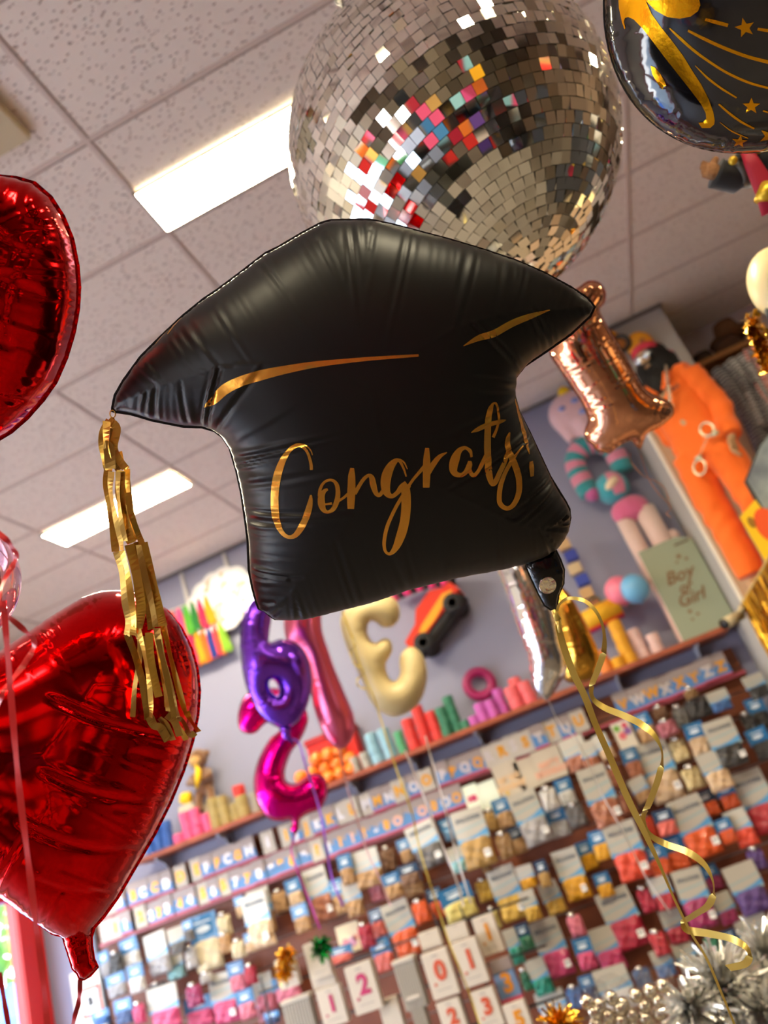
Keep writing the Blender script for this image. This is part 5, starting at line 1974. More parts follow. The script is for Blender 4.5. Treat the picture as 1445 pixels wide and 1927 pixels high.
# ================================================================== things hung on the lilac wall
# die-cut cloud sign with soft pastel print
p = at_y(415, 1130, 6.0)
t = empty('cloud_sign', p)
tag(t, 'white scalloped cloud sign with soft pastel blotches on the wall', 'sign')
def cloud(s_):
    pl = []
    for i in range(120):
        a = 2 * PI * i / 120
        r_ = 1 + .07 * abs(math.sin(6 * a + .4)) + .10 * math.cos(2 * a - .5)
        pl.append((s_ * .31 * r_ * math.cos(a), s_ * .30 * r_ * math.sin(a)))
    return pl
MB().prism(cloud(1.0), 0, .02).build('board', paper('D2D2D8'), t)
pm_ = bpy.data.materials.new('pastel print')
pm_.use_nodes = True
nt = pm_.node_tree
b = nt.nodes['Principled BSDF']
b.inputs['Roughness'].default_value = .4
tc = nt.nodes.new('ShaderNodeTexCoord')
ns = nt.nodes.new('ShaderNodeTexNoise')
ns.inputs['Scale'].default_value = 9
ns.inputs['Detail'].default_value = 1
nt.links.new(tc.outputs['Object'], ns.inputs['Vector'])
rp = nt.nodes.new('ShaderNodeValToRGB')
els = rp.color_ramp.elements
for i, (ps, c_) in enumerate(((.0, '9CC4E8'), (.36, 'B7D4F0'), (.46, 'F0F0F6'), (.56, 'E2C8D8'), (.62, 'C9A46A'), (.7, 'B8A0C8'), (1, '8FB4E0'))):
    e = els[i] if i < 2 else els.new(ps)
    e.position = ps
    e.color = (*srgb(c_), 1)
nt.links.new(ns.outputs['Fac'], rp.inputs['Fac'])
nt.links.new(rp.outputs['Color'], b.inputs['Base Color'])
MB().prism(cloud(.86), -.002, .01).build('print', pm_, t)
# white conduit strips on the wall below the ceiling
for px_, py_, s_ in ((345, 1100, 'near the tassel bunches'), (425, 1060, 'above the cloud sign')):
    a = at_y(px_, py_, 6.07)
    o = MB().box((0, 0, -.25), (.035, .02, .5), bev=.004).build('cable_cover', mat('off white strip', 'C7C4C4', .6))
    o.location = (a[0], 6.075, CEIL - .03)
    tag(o, 'off white vertical cable cover on the wall ' + s_, 'cable cover')

# bright tassel garlands
tcol = ['E8502A', 'E8508A', '58A83A', '2A7A3A', 'C82A5A', 'F0A020', 'E86A28', '2A3A8A', 'E84848', '88B83A']
for g_, (px_, py_, n, s_, lb) in enumerate(((352, 1165, 6, 0, 'upper bunch of bright paper tassels beside the cloud sign'), (378, 1215, 7, 3, 'lower bunch of bright paper tassels under the cloud sign'))):
    p = at_y(px_, py_ - 28, 6.0)
    t = empty('tassel_garland', p)
    tag(t, lb, 'tassel garland')
    MB().tube([(-.20, .02, .02), (0, .0, 0), (.22, .02, .02)], .006, 6).build('cord', paper('D8D4C8'), t)
    for i in range(n):
        x = -.17 + .36 * i / (n - 1)
        m_ = MB()
        rg = random.Random(i + g_ * 9)
        for k in range(9):
            a = 2 * PI * k / 9
            m_.tube([(x, 0, 0), (x + .02 * math.cos(a), .015 * math.sin(a), -.08), (x + (.035 + .01 * rg.random()) * math.cos(a) + .01, .02 * math.sin(a), -.27 - .03 * rg.random())], [.012, .010, .012], 5)
        m_.build('tassel', paper(tcol[(i + s_) % 10]), t)

# striped pink and black hanging tube
t = MB()
pts = [at_y(735 + 12 * i, 1118 - 4 * i + .35 * (i - 4) ** 2, 5.95) for i in range(11)]
pA = paper('E8468C')
pB = paper('2A2628')
for i in range(10):
    t.tube([pts[i], pts[i + 1]], .055, 14, i % 2)
o = t.build('paper_garland', None, None, True, [pA, pB])
tag(o, 'pink and black striped paper garland high on the lilac wall', 'garland')

# plain red and black toy car pinata, nose down
p = at_y(822, 1170, 5.9)
t = empty('toy_car', p, (0, 0, 0))
t.rotation_euler = (0, -.55, 0)
tag(t, 'plain red and orange paper toy car hung on the wall', 'toy car')
mb = MB()
mb.prism([(-.30, -.02), (-.28, .08), (-.12, .10), (-.02, .17), (.16, .17), (.24, .10), (.31, .08), (.31, -.02)], -.10, .12)
o = mb.build('body', mat('red tissue paper', 'D8341E', .7, bump=(60, .6)), t)
MB().prism([(-.24, .0), (-.10, .05), (.2, .07), (.28, .02), (.0, -.01)], -.105, -.098).build('side_flash', paper('F2A020'), t)
MB().box((0, .01, -.06), (.58, .22, .10), bev=.03).build('underbody', mat('black tissue paper', '2A282A', .8, bump=(60, .6)), t)
for xx in (-.19, .19):
    for yy in (-.12, .13):
        MB().lathe([(.03, -.02), (.075, -.02), (.08, 0), (.075, .02), (.03, .02)], n=20, R=Matrix.Rotation(PI / 2, 3, 'X'), c=(xx, yy, -.05)).build('wheel', mat('black tissue paper'), t, True)
        MB().lathe([(.001, -.024), (.035, -.024), (.035, .02)], n=14, R=Matrix.Rotation(PI / 2, 3, 'X'), c=(xx, yy, -.05)).build('hub', paper('D8564A'), t, True)

# pale pink pinata, striped pinata, ball pinata, two-legged pinata
fluff = lambda n, c_: mat('crepe fluff ' + n, c_, .85, sheen=.4, bump=(110, 1.0))
p = at_y(1078, 790, 5.95)
t = empty('pinata', (p[0] + .03, 5.93, p[2]))
tag(t, 'pale pink rounded paper pinata partly behind the rose gold one', 'pinata')
mb = MB()
mb.ball((0, 0, .05), (.21, .10, .20)).tube([(.02, 0, -.05), (.06, -.01, -.28)], [.11, .09], 14).tube([(-.12, 0, -.02), (-.10, 0, -.18)], [.07, .05], 12)
remeshed(mb, 'body', fluff('pale pink', 'EBC3CC'), t, .014)
mb = MB()
for dx, dz, r_ in ((-.08, .08, .03), (.04, .10, .035), (.06, -.02, .04)):
    mb.ball((dx, -.095, dz), (r_, .012, r_ * .7), 12, 8)
mb.build('paper_dot', paper('8E9AD8'), t, True)
MB().ball((.0, -.03, .24), (.05, .04, .05), bumpy=.1).build('tuft', yel, t, True)
p = at_y(1122, 872, 5.95)
t = empty('pinata', (p[0], 5.93, p[2]))
tag(t, 'arched teal and pink striped paper pinata below the rose gold one', 'pinata')
teal_, pnk = fluff('teal', '2A9AA4'), fluff('pink stripe', 'E48AA8')
arc = [(-.16 * math.cos(a) * 1.0, 0, .17 * math.sin(a) + (0 if 0 <= a <= PI else 0)) for a in [PI * i / 8 for i in range(9)]]
arc = [(-.15, 0, -.22), (-.16, 0, -.13), (-.16, 0, -.05)] + arc + [(.16, 0, -.08), (.15, 0, -.16)]
sm_ = smooth_path(arc, 3)
mb = MB()
for i in range(len(sm_) - 1):
    mb.tube([sm_[i], sm_[i + 1]], .085, 16, 1 if (i // 3) % 2 else 0)
mb.build('striped_arch', None, t, True, [teal_, pnk])
MB().ball((-.14, -.03, -.24), (.06, .06, .06), bumpy=.05).build('paw', fluff('orchid', 'C4609E'), t, True)
p = at_y(1152, 918, 5.92)
t = empty('pinata', (p[0], 5.93, p[2]))
tag(t, 'round teal and pink ball pinata under the striped arch', 'pinata')
R_ = 33 / px_per_m(p)[0]
MB().ball((0, 0, 0), R_, 30, 20).build('ball', fluff('sky teal', '3AA6B8'), t, True)
v, f = [], []
for j in range(9):
    for k in range(9):
        a, e_ = -.15 + .9 * k / 8, -.75 + 1.9 * j / 8
        v.append((R_ * 1.012 * math.cos(e_) * math.sin(a), -R_ * 1.012 * math.cos(e_) * math.cos(a), R_ * 1.012 * math.sin(e_)))
for j in range(8):
    for k in range(8):
        f.append((j * 9 + k, j * 9 + k + 1, j * 9 + k + 10, j * 9 + k + 9))
obj('pink_patch', v, f, pnk, t)
MB().ball((.0, -R_ * .93, .0), (R_ * .5, .03, R_ * .26), 14, 10, bumpy=.1, R=Matrix.Rotation(-.5, 3, 'Y')).build('bow', paper('EFD9B8'), t, True)
mb = MB()
rg = random.Random(4)
for i in range(26):
    a = rg.uniform(0, 2 * PI)
    mb.tube([(.03, -.02, -R_ * .95), (.03 + .06 * math.cos(a), -.03, -R_ * .95 + .06 * math.sin(a) - .03), (.03 + .10 * math.cos(a), -.03 + .05 * rg.random(), -R_ - .06 + .09 * math.sin(a))], .004, 4)
mb.build('ribbon_tuft', mat('iridescent tinsel', 'D8A8D8', .2, metal=.8), t)
p = at_y(1212, 1000, 5.95)
t = empty('pinata', (p[0], 5.94, p[2]))
tag(t, 'pale pink two legged pinata with a hot pink top behind the sage box', 'pinata')
mb = MB()
mb.ball((-.02, 0, .20), (.15, .10, .11)).box((-.02, 0, .15), (.27, .17, .08), bev=.03)
remeshed(mb, 'top', fluff('hot pink', 'DE6A96'), t, .014)
mb = MB()
mb.tube([(-.09, 0, .16), (-.09, 0, -.38)], [.068, .062], 16).tube([(.07, 0, .16), (.09, 0, -.38)], [.085, .075], 16).ball((.17, 0, -.12), (.05, .05, .05))
mb.build('legs', fluff('shell pink', 'E7C8BE'), t, True)

# hanging string of wooden blocks
t = empty('block_string', at_y(1063, 1030, 5.95))
tag(t, 'hanging string of tan and blue wooden blocks beside the valve', 'block string')
MB().tube([(0, .02, .1), (0, .02, -.6)], .004, 6).build('cord', paper('D6CCBC'), t)
for i, c_ in enumerate(('C9A67A', '2F3E9E', 'CDB590', '3346A8', 'C6A272', '8A5A3A')):
    MB().box((.015 * (i % 2), 0, .02 - .105 * i), (.10, .07, .085), bev=.006).build('block', paper(c_), t)

# notice by the window
p = at_y(168, 1900, 6.0)
t = empty('notice_board', (p[0], 6.05, p[2]))
tag(t, 'cream notice with a red bordered panel beside the packet board', 'notice')
MB().box((-.02, 0, -.02), (.30, .02, .62), bev=.004).build('board', paper('E9E2CF'), t)
MB().box((0, -.012, .05), (.19, .006, .21), bev=.004).build('red_border', paper('D85048'), t)
MB().box((0, -.016, .05), (.15, .006, .165), bev=.002).build('panel', paper('F2EFEA'), t)
glyph_obj('B', .085, mat('black ink', '3A3A3A', .6), t, (0, -.0205, .05))
# ================================================================== display platform, panel and mannequin
PZ = ZL + .72
o = MB().box((1.86, 4.78, PZ / 2), (1.62, 1.20, PZ), bev=.004).build('display_platform', mat('beige laminate', 'C9A88A', .5))
tag(o, 'beige display platform beside the pier carrying the orange mannequin', 'platform')
pan = empty('display_backboard', (1.02, 5.40, 0))
tag(pan, 'tall beige display panel with a white front edge behind the mannequin', 'panel')
ptop = ZL + 2.09
MB().box((.42, -.005, ptop / 2), (.80, .012, ptop), bev=.002).build('board', mat('beige laminate'), pan)
MB().box((.012, -.008, ptop / 2), (.026, .03, ptop + .004), bev=.004).build('edge_trim', mat('white edge trim', 'EDE8DC', .4), pan)
o = MB().box((2.05, 5.72, ZL + 1.0), (.70, .05, 2.2), bev=.003).build('cupboard_side', mat('cream board', 'D9CDB8', .6))
tag(o, 'cream upright board between the mannequin and the scarves', 'board')

# gold fringe along the platform edge
t = empty('fringe_curtain', (1.03, 4.8, PZ))
tag(t, 'gold foil fringe curtain hanging along the platform edge', 'fringe curtain')
gf = foil('fringe gold', 'C9932A', .22, (30, .2))
mb = MB()
rg = random.Random(8)
for i in range(230):
    y = -.72 + 1.30 * i / 229
    L_ = rg.uniform(.62, .78)
    dx = rg.uniform(-.012, .012)
    pts = [(-.012 + dx * k * .4 - .010 * rg.random(), y + rg.uniform(-.006, .006) * k, -L_ * k / 6) for k in range(7)]
    a = rg.uniform(-.9, .9)
    v, f = ribbon(pts, .0085, (math.sin(a), math.cos(a), 0))
    mb.add(v, f)
mb.build('fringe', gf, t)
MB().box((-.008, -.06, .0), (.016, 1.32, .03), bev=.002).build('header_band', mat('beige gold tape', 'C8A866', .45), t)

# bullet security camera at the panel's foot
p = at_y(1377, 1168, 5.28)
q0 = at_y(1399, 1143, 5.30)
t = empty('security_camera', p)
tag(t, 'small cream bullet security camera below the display panel', 'security camera')
cmm = mat('cream camera shell', 'DCCBA2', .4)
d = Vector(at_y(1352, 1180, 5.2) - at_y(1392, 1158, 5.32))
d.normalize()
c0 = Vector(at_y(1394, 1157, 5.32) - p)
MB().tube([c0, c0 + d * .16], [.034, .036], 20).build('housing', cmm, t, True)
MB().tube([c0 + d * .155, c0 + d * .172], [.036, .033], 20).build('lens_face', mat('black gloss', '141414', .15), t, True)
MB().tube([c0 + d * .03, Vector(q0 - p) * .8, Vector(q0 - p) + Vector((.0, .06, 0))], [.014, .018, .03], 12).build('bracket', cmm, t, True)

# ------------------------------------------------------------------ mannequin
man = empty('mannequin', (1.20, 5.0, PZ), (0, 0, -.62))
tag(man, 'mannequin in orange prison overalls with long black wig and red headband', 'mannequin')
org = mat('orange overall cloth', 'F26A10', .8, sheen=.2, bump=(30, .35))
skin = mat('mannequin skin', 'B98F66', .5)
b = MB()
# head, neck, torso core, arms, hands as one continuous figure
b.ball((0, -.01, 1.675), (.074, .092, .118), 24, 18).ball((0, -.055, 1.615), (.045, .045, .045)).tube([(0, .01, 1.60), (0, .015, 1.46)], [.052, .062], 16)
b.ball((0, -.098, 1.655), (.015, .022, .024))                        # nose
for s_ in (-1, 1):
    b.ball((s_ * .076, .0, 1.665), (.012, .02, .032))                # ears
b.ball((0, -.082, 1.612), (.024, .014, .010))                        # lips
b.tube([(0, .01, 1.50), (0, .01, 1.30), (0, .01, .98)], [.12, .12, .12], 18)
b.tube([(-.15, 0, 1.44), (.15, 0, 1.44)], .06, 14)
HANDS = []
for s_ in (-1, 1):
    sh, el, wr = Vector((s_ * .185, .0, 1.44)), Vector((s_ * .228, .03, 1.13)), Vector((s_ * .215, -.06, .875))
    if s_ < 0:                                                       # this arm is held behind the back
        el, wr = Vector((-.20, .13, 1.17)), Vector((-.06, .20, .99))
    b.tube([sh, el, wr], [.05, .04, .028], 14)
    f_ = (wr - el).normalized()
    hd = (f_ + Vector((0, -.25, 0))).normalized()
    sd_ = Vector((0, -1, 0)) - hd * Vector((0, -1, 0)).dot(hd)
    sd_.normalize()
    nr = hd.cross(sd_)
    palm = wr + hd * .055
    b.tube([wr, wr + hd * .03, wr + hd * .075, wr + hd * .10], [.026, .030, .036, .030], 14, flat=.55)
    for k, (o_, L_) in enumerate(((.030, .070), (.010, .080), (-.011, .074), (-.031, .056))):
        r0 = wr + hd * .092 + sd_ * o_
        cu = nr * (-s_) * 1
        b.tube([r0 - hd * .02, r0 + hd * L_ * .4, r0 + hd * L_ * .75 + cu * L_ * .22, r0 + hd * L_ * .95 + cu * L_ * .55], [.0095, .0095, .0088, .007], 10)
    b.tube([wr + hd * .03 + sd_ * .018, wr + hd * .055 + sd_ * .048, wr + hd * .085 + sd_ * .056 - nr * s_ * .012, wr + hd * .108 + sd_ * .05 - nr * s_ * .02], [.012, .011, .0105, .008], 10)
for s_ in (-1, 1):
    b.tube([(s_ * .09, 0, 1.0), (s_ * .10, 0, .5), (s_ * .10, .01, .10)], [.085, .06, .04], 14)
    b.tube([(s_ * .10, .05, .045), (s_ * .105, -.06, .04), (s_ * .11, -.13, .03)], [.045, .042, .03], 12, flat=.7)
body = remeshed(b, 'body', skin, man, .0065, 3)
# overalls
b = MB()
b.tube([(0, .015, 1.50), (0, .01, 1.46), (0, .01, 1.30), (0, .01, 1.12), (0, .01, .98), (0, .01, .88)], [.09, .165, .172, .168, .178, .172], 24, flat=1.0)
b.v = [(x, y * .72 + .004, z) for x, y, z in b.v]
b.tube([(-.19, .01, 1.455), (0, .01, 1.475), (.19, .01, 1.455)], [.070, .09, .070], 16)
for s_ in (-1, 1):
    sh, el, wr = Vector((s_ * .195, .0, 1.445)), Vector((s_ * .232, .03, 1.13)), Vector((s_ * .222, -.05, .90))
    if s_ < 0:
        sh, el, wr = Vector((-.175, .01, 1.445)), Vector((-.20, .13, 1.17)), Vector((-.08, .19, 1.01))
    b.tube([sh, sh * .5 + el * .5, el, el * .5 + wr * .5, wr], [.074, .070, .067, .064, .066], 18)
    b.tube([(s_ * .095, .0, .96), (s_ * .115, -.01, .70), (s_ * .12, 0, .45), (s_ * .125, 0, .10)], [.115, .105, .095, .088], 20)
suit = remeshed(b, 'overalls', org, man, .011, 5)
for vtx in suit.data.vertices:                                       # cloth folds
    x, y, z = vtx.co
    n_ = vtx.normal
    a = .003 * math.sin(38 * x + 9 * math.sin(7 * z)) + .005 * math.sin(26 * z + 20 * x + 3 * math.sin(11 * z)) * (1 if 1.05 > z > .8 or abs(x) > .2 else .4)
    vtx.co = vtx.co + n_ * a
# collar, placket, breast print, cuffs
b = MB()
for s_ in (-1, 1):
    v_ = [(s_ * .015, -.128, 1.40), (s_ * .075, -.105, 1.505), (s_ * .10, -.05, 1.535), (s_ * .115, -.105, 1.455), (s_ * .05, -.142, 1.39)]
    b.add(v_, [(0, 1, 2, 3, 4) if s_ < 0 else (4, 3, 2, 1, 0)])
c_ = b.build('collar', org, man)
md = c_.modifiers.new('s', 'SOLIDIFY')
md.thickness = .006
me = text_mesh('ABLE', .034, .001, .001)
me.materials.append(mat('black ink', '3A3A3A', .6))
o = bpy.data.objects.new('lettering', me)
COL.objects.link(o)
o.parent = man
o.location = (.10, -.148, 1.345)
o.rotation_euler = (PI / 2 - .1, 0, .12)
# wig, beard, headband, mirrored glasses
hairm = mat('black wig hair', '120E0C', .6, spec=.4)
b = MB()
rg = random.Random(12)
b.ball((0, .025, 1.705), (.088, .092, .105), 20, 14)
for i in range(520):
    a = rg.uniform(-.42 * PI, 1.42 * PI)
    r0 = Vector((.072 * math.cos(a), .03 + .075 * math.sin(a), 1.72 + rg.uniform(-.02, .05)))
    out = Vector((math.cos(a), math.sin(a), 0))
    L_ = rg.uniform(.20, .34)
    w_ = rg.uniform(0, 6)
    pts = [r0 + out * (.05 * min(k, 3) / 3 + .012 * math.sin(k * 1.3 + w_)) + Vector((.012 * math.sin(k * 1.1 + w_), 0, -L_ * k / 6)) for k in range(7)]
    b.tube(pts, [.0065, .008, .008, .008, .007, .006, .003], 4)
b.build('wig_hair', hairm, man, True)
b = MB()
for i in range(330):
    a = rg.uniform(PI * 1.12, PI * 1.88)
    r0 = Vector((.062 * math.cos(a), -.01 + .082 * math.sin(a), 1.598 + rg.uniform(-.02, .03) - .02 * abs(math.sin(a))))
    out = Vector((math.cos(a), math.sin(a), -.2))
    L_ = rg.uniform(.10, .19)
    w_ = rg.uniform(0, 6)
    pts = [r0 + out * (.028 * min(k, 2) / 2 + .006 * math.sin(k * 1.4 + w_)) + Vector((.008 * math.sin(k + w_), 0, -L_ * k / 4)) for k in range(5)]
    b.tube(pts, [.006, .007, .007, .005, .002], 4)
b.tube([(-.05, -.085, 1.605), (-.02, -.104, 1.628), (0, -.108, 1.632), (.02, -.104, 1.628), (.05, -.085, 1.605)], [.007, .010, .010, .010, .007], 8)
b.build('beard_hair', hairm, man, True)
b = MB()
b.lathe([(.094, -.026), (.099, -.012), (.098, .012), (.090, .028)], (0, .008, 1.752), 32, cap=False)
b.v = [(x * .98, (y - .008) * 1.10 + .006, z + .012 * (-(y) / .1)) for x, y, z in b.v]
b.ball((.075, .08, 1.74), (.022, .02, .018)).tube([(.08, .085, 1.735), (.11, .11, 1.68), (.12, .11, 1.62)], [.012, .018, .008], 8, flat=.4)
o = b.build('headband', mat('red bandana', 'B0182E', .7, vary=(60, 'C43048')), man, True)
b = MB()
for s_ in (-1, 1):
    b.ball((s_ * .034, -.100, 1.688), (.028, .010, .022), 18, 12)
b.build('mirror_lens', mat('mirror lens', 'C8D2DC', .05, metal=1.), man, True)
b = MB()
for s_ in (-1, 1):
    b.tube([(s_ * .034 + .030 * math.cos(a), -.101, 1.688 + .024 * math.sin(a)) for a in [2 * PI * k / 20 for k in range(20)]], .003, 6, closed=True)
    b.tube([(s_ * .062, -.098, 1.694), (s_ * .080, -.05, 1.69), (s_ * .084, .0, 1.685)], .003, 6)
b.tube([(-.008, -.106, 1.692), (.008, -.106, 1.692)], .003, 6)
b.build('glasses_frame', mat('silver wire', 'C8C8C8', .25, metal=1.), man, True)


def torus_pts(c, r, ax, ay, n=12):
    return [Vector(c) + Vector(ax) * r * math.cos(2 * PI * k / n) + Vector(ay) * r * math.sin(2 * PI * k / n) for k in range(n)]


# chain necklace and handcuffs are worn loose: things of their own
MW = Matrix.Translation(man.location) @ Matrix.Rotation(-.62, 4, 'Z')
chm = mat('bright steel chain', 'D6CDB8', .25, metal=1.)
b = MB()
npts = smooth_path([(-.105, -.085, 1.535), (-.10, -.155, 1.43), (-.06, -.178, 1.30), (.0, -.185, 1.24), (.06, -.178, 1.30), (.10, -.155, 1.43), (.105, -.085, 1.535)], 6)
for i, q in enumerate(npts):
    tt = Vector(npts[min(i + 1, len(npts) - 1)] - npts[max(i - 1, 0)]).normalized()
    s1 = tt.cross(Vector((0, -1, 0))).normalized()
    ay = s1 if i % 2 else Vector((0, -1, 0))
    b.tube([Vector(q) + tt * .014 * math.cos(a) + ay * .0105 * math.sin(a) for a in [2 * PI * k / 10 for k in range(10)]], .0042, 5, closed=True)
o = b.build('chain_necklace', chm, None, True)
o.matrix_world = MW
tag(o, 'silver chain necklace hung round the orange mannequin', 'necklace')
hcf = empty('handcuffs', man.location, (0, 0, -.62))
tag(hcf, 'plastic silver handcuffs hanging at the orange mannequin waist', 'handcuffs')
hcm = mat('cream chrome plastic', 'E4D6B4', .25, metal=.6)
for nm, c_, tilt in (('cuff', (.155, -.165, .98), .5), ('cuff', (.0, -.175, .80), -.4)):
    ax = Vector((math.cos(tilt), 0, math.sin(tilt)))
    ay = Vector((-math.sin(tilt), 0, math.cos(tilt)))
    m_ = MB()
    m_.tube([Vector(c_) + ax * .040 * math.cos(a) + ay * .048 * math.sin(a) for a in [2 * PI * k / 22 for k in range(22)]], .008, 8, closed=True)
    m_.box(Vector(c_) - ay * .058 * (1 if nm and c_[0] > .1 else -1), (.05, .02, .035), bev=.006)
    m_.build(nm, hcm, hcf, True)
m_ = MB()
lk = smooth_path([(.125, -.167, .93), (.08, -.172, .895), (.03, -.174, .86)], 3)
for i, q in enumerate(lk):
    tt = Vector((-.7, 0, -.45)).normalized()
    ay = Vector((.45, 0, -.7)).normalized() if i % 2 else Vector((0, 1, 0))
    m_.tube([Vector(q) + tt * .010 * math.cos(a) + ay * .006 * math.sin(a) for a in [2 * PI * k / 8 for k in range(8)]], .002, 5, closed=True)
m_.build('link_chain', hcm, hcf, True)

# ------------------------------------------------------------------ things around the mannequin
p = at_y(1180, 655, 5.33)
t = empty('inflatable_toy', p)
tag(t, 'orange yellow inflatable toy with a round dark ring beside the wig', 'inflatable toy')
ory = mat('orange yellow vinyl', 'EFA01C', .25, coat=.3)
MB().ball((-.10, 0, .10), (.10, .055, .12), 20, 14).ball((.09, 0, -.02), (.10, .055, .11), 20, 14).build('vinyl_body', ory, t, True)
m_ = MB()
m_.tube(torus_pts((-.04, -.055, .03), .062, (1, 0, 0), (0, 0, 1), 24), .018, 8, closed=True)
m_.build('dark_ring', mat('dark grey vinyl', '3A322C', .3), t, True)
MB().ball((-.04, -.045, .03), (.05, .02, .05)).build('ring_centre', mat('brown vinyl', 'A8642A', .3), t, True)
MB().lathe([(.012, -.01), (.02, -.01), (.02, .01), (.012, .01)], (.10, -.06, -.03), 14, R=Matrix.Rotation(PI / 2, 3, 'X')).build('valve', mat('brown vinyl'), t, True)

# hat shelf and hats
sh0 = at_y(1320, 690, 5.75)
t = empty('hat_shelf', (2.45, 5.85, sh0[2]))
tag(t, 'brown hat shelf on the far wall above the hanging scarves', 'shelf')
MB().box((.1, 0, -.02), (1.9, .42, .04), bev=.004).build('shelf_board', mat('orange brown wood', '9A6430', .5, vary=(5, '8A5626')), t)
MB().box((.1, .19, -.45), (1.9, .03, .86)).build('back_panel', mat('dark brown panel', '33241C', .7), t)
for i, (px_, py_, c_, w_) in enumerate(((1372, 655, '4A2E1E', .19), (1378, 632, '6A452A', .17), (1330, 676, '3A2A20', .15))):
    p = at_y(px_, py_, 5.80)
    h_ = empty('felt_hat', (p[0], 5.82 + .03 * i, sh0[2] + .0 + (.157 if i == 1 else 0)))
    tag(h_, ['dark brown felt hat on the shelf nearest the mannequin', 'lighter brown felt hat stacked on the shelf edge', 'small blackish brown hat at the shelf end'][i], 'hat')
    hm_ = mat('felt ' + c_, c_, .9)
    MB().lathe([(w_, .01), (w_ * .98, .02), (w_ * .6, .018)], n=28).build('brim', hm_, h_, True)
    MB().lathe([(w_ * .6, .018), (w_ * .56, .10), (w_ * .45, .15), (w_ * .2, .155), (.001, .14)], n=28).build('crown', hm_, h_, True)
    MB().lathe([(w_ * .605, .02), (w_ * .59, .05)], n=28, cap=False).build('hat_band', mat('felt band', '201814', .7), h_, True)

# rail with striped scarves
ra, rb2 = at_y(1340, 712, 5.35), at_y(1500, 612, 5.35)
o = MB().tube([(ra[0], 5.35, ra[2]), (rb2[0], 5.35, rb2[2] - .02)], .012, 10).build('hanging_rail', mat('chrome', 'D8D8D8', .15, metal=1.), None, True)
tag(o, 'chrome hanging rail in front of the dark panel beside the mannequin', 'rail')


def stripe_mat(n, a, b_, sc):
    m = mat(n, a, .9)
    nt = m.node_tree
    bs = nt.nodes['Principled BSDF']
    tc = nt.nodes.new('ShaderNodeTexCoord')
    wv = nt.nodes.new('ShaderNodeTexWave')
    wv.bands_direction = 'Z'
    wv.inputs['Scale'].default_value = sc
    wv.inputs['Distortion'].default_value = 3
    wv.inputs['Detail'].default_value = 1
    wv.inputs['Detail Scale'].default_value = 2
    nt.links.new(tc.outputs['Object'], wv.inputs['Vector'])
    r = nt.nodes.new('ShaderNodeValToRGB')
    r.color_ramp.elements[0].position = .42
    r.color_ramp.elements[1].position = .58
    r.color_ramp.elements[0].color = (*srgb(a), 1)
    r.color_ramp.elements[1].color = (*srgb(b_), 1)
    nt.links.new(wv.outputs['Fac'], r.inputs['Fac'])
    nt.links.new(r.outputs['Color'], bs.inputs['Base Color'])
    return m


scm = [stripe_mat('grey white weave', '4A4850', 'B8B4B4', 11), stripe_mat('charcoal weave', '2C2A30', '8A8688', 12), stripe_mat('red white weave', 'A8403E', 'D8B4AE', 11), stripe_mat('wine weave', '7A2A3A', 'B88A90', 12)]
for i, (px_, m_i, L_, lb) in enumerate(((1362, 1, .75, 'charcoal woven scarf hanging next to the orange mannequin'), (1385, 0, .55, 'grey and white woven scarf on the chrome rail'), (1408, 0, .80, 'grey and white woven scarf behind the red one'),
                                         (1418, 2, .50, 'red and white woven scarf on the chrome rail'), (1440, 2, .62, 'red and white woven scarf at the frame edge'), (1400, 1, .95, 'long charcoal woven scarf hanging low behind the others'),
                                         (1462, 3, .6, 'wine red woven scarf at the end of the rail'))):
    py_ = 712 - (px_ - 1340) * .625
    p = at_y(px_, py_, 5.35)
    v, f = [], []
    n1, n2 = 13, 12
    rg = random.Random(i)
    yo = -.05 if i in (0, 1, 3, 4) else .05
    for j in range(n2):
        tz = j / (n2 - 1)
        for k in range(n1):
            u = k / (n1 - 1) - .5
            wd_ = .17 + .08 * tz
            v.append((u * wd_ + .03 * math.sin(3 * tz + i), yo - .035 * math.sin(u * 16 + i) * (.5 + .5 * tz) - .03 * math.sin(PI * min(1, tz * 3)), .015 - L_ * tz - .04 * math.cos(u * 5) * tz))
    for j in range(n2 - 1):
        for k in range(n1 - 1):
            a = j * n1 + k
            f.append((a, a + 1, a + n1 + 1, a + n1))
    o = obj('woven_scarf', v, f, scm[m_i])
    md = o.modifiers.new('s', 'SOLIDIFY')
    md.thickness = .015
    o.location = (p[0], 5.35, p[2])
    tag(o, lb, 'scarf', 'woven scarves on the rail')

# dark framed picture panel at the edge of view
pp = [(1401, 905), (1428, 836), (1490, 760), (1560, 900), (1480, 1040)]
Yp = 4.35
q = local_poly(pp, Yp)
c = np.mean(q, axis=0)
t = empty('picture_panel', (c[0], Yp, c[1]))
tag(t, 'dark edged panel with a smoky grey blue picture at the frame edge', 'picture panel')
MB().prism([(a - c[0], b_ - c[1]) for a, b_ in q], 0, .03).build('dark_frame', mat('dark frame', '2A2622', .4), t)
gm_ = mat('smoky picture', '5E6470', .35, vary=(5, '8E979A'))
MB().prism([((a - c[0]) * .93, (b_ - c[1]) * .93) for a, b_ in q], -.004, .01).build('picture', gm_, t)
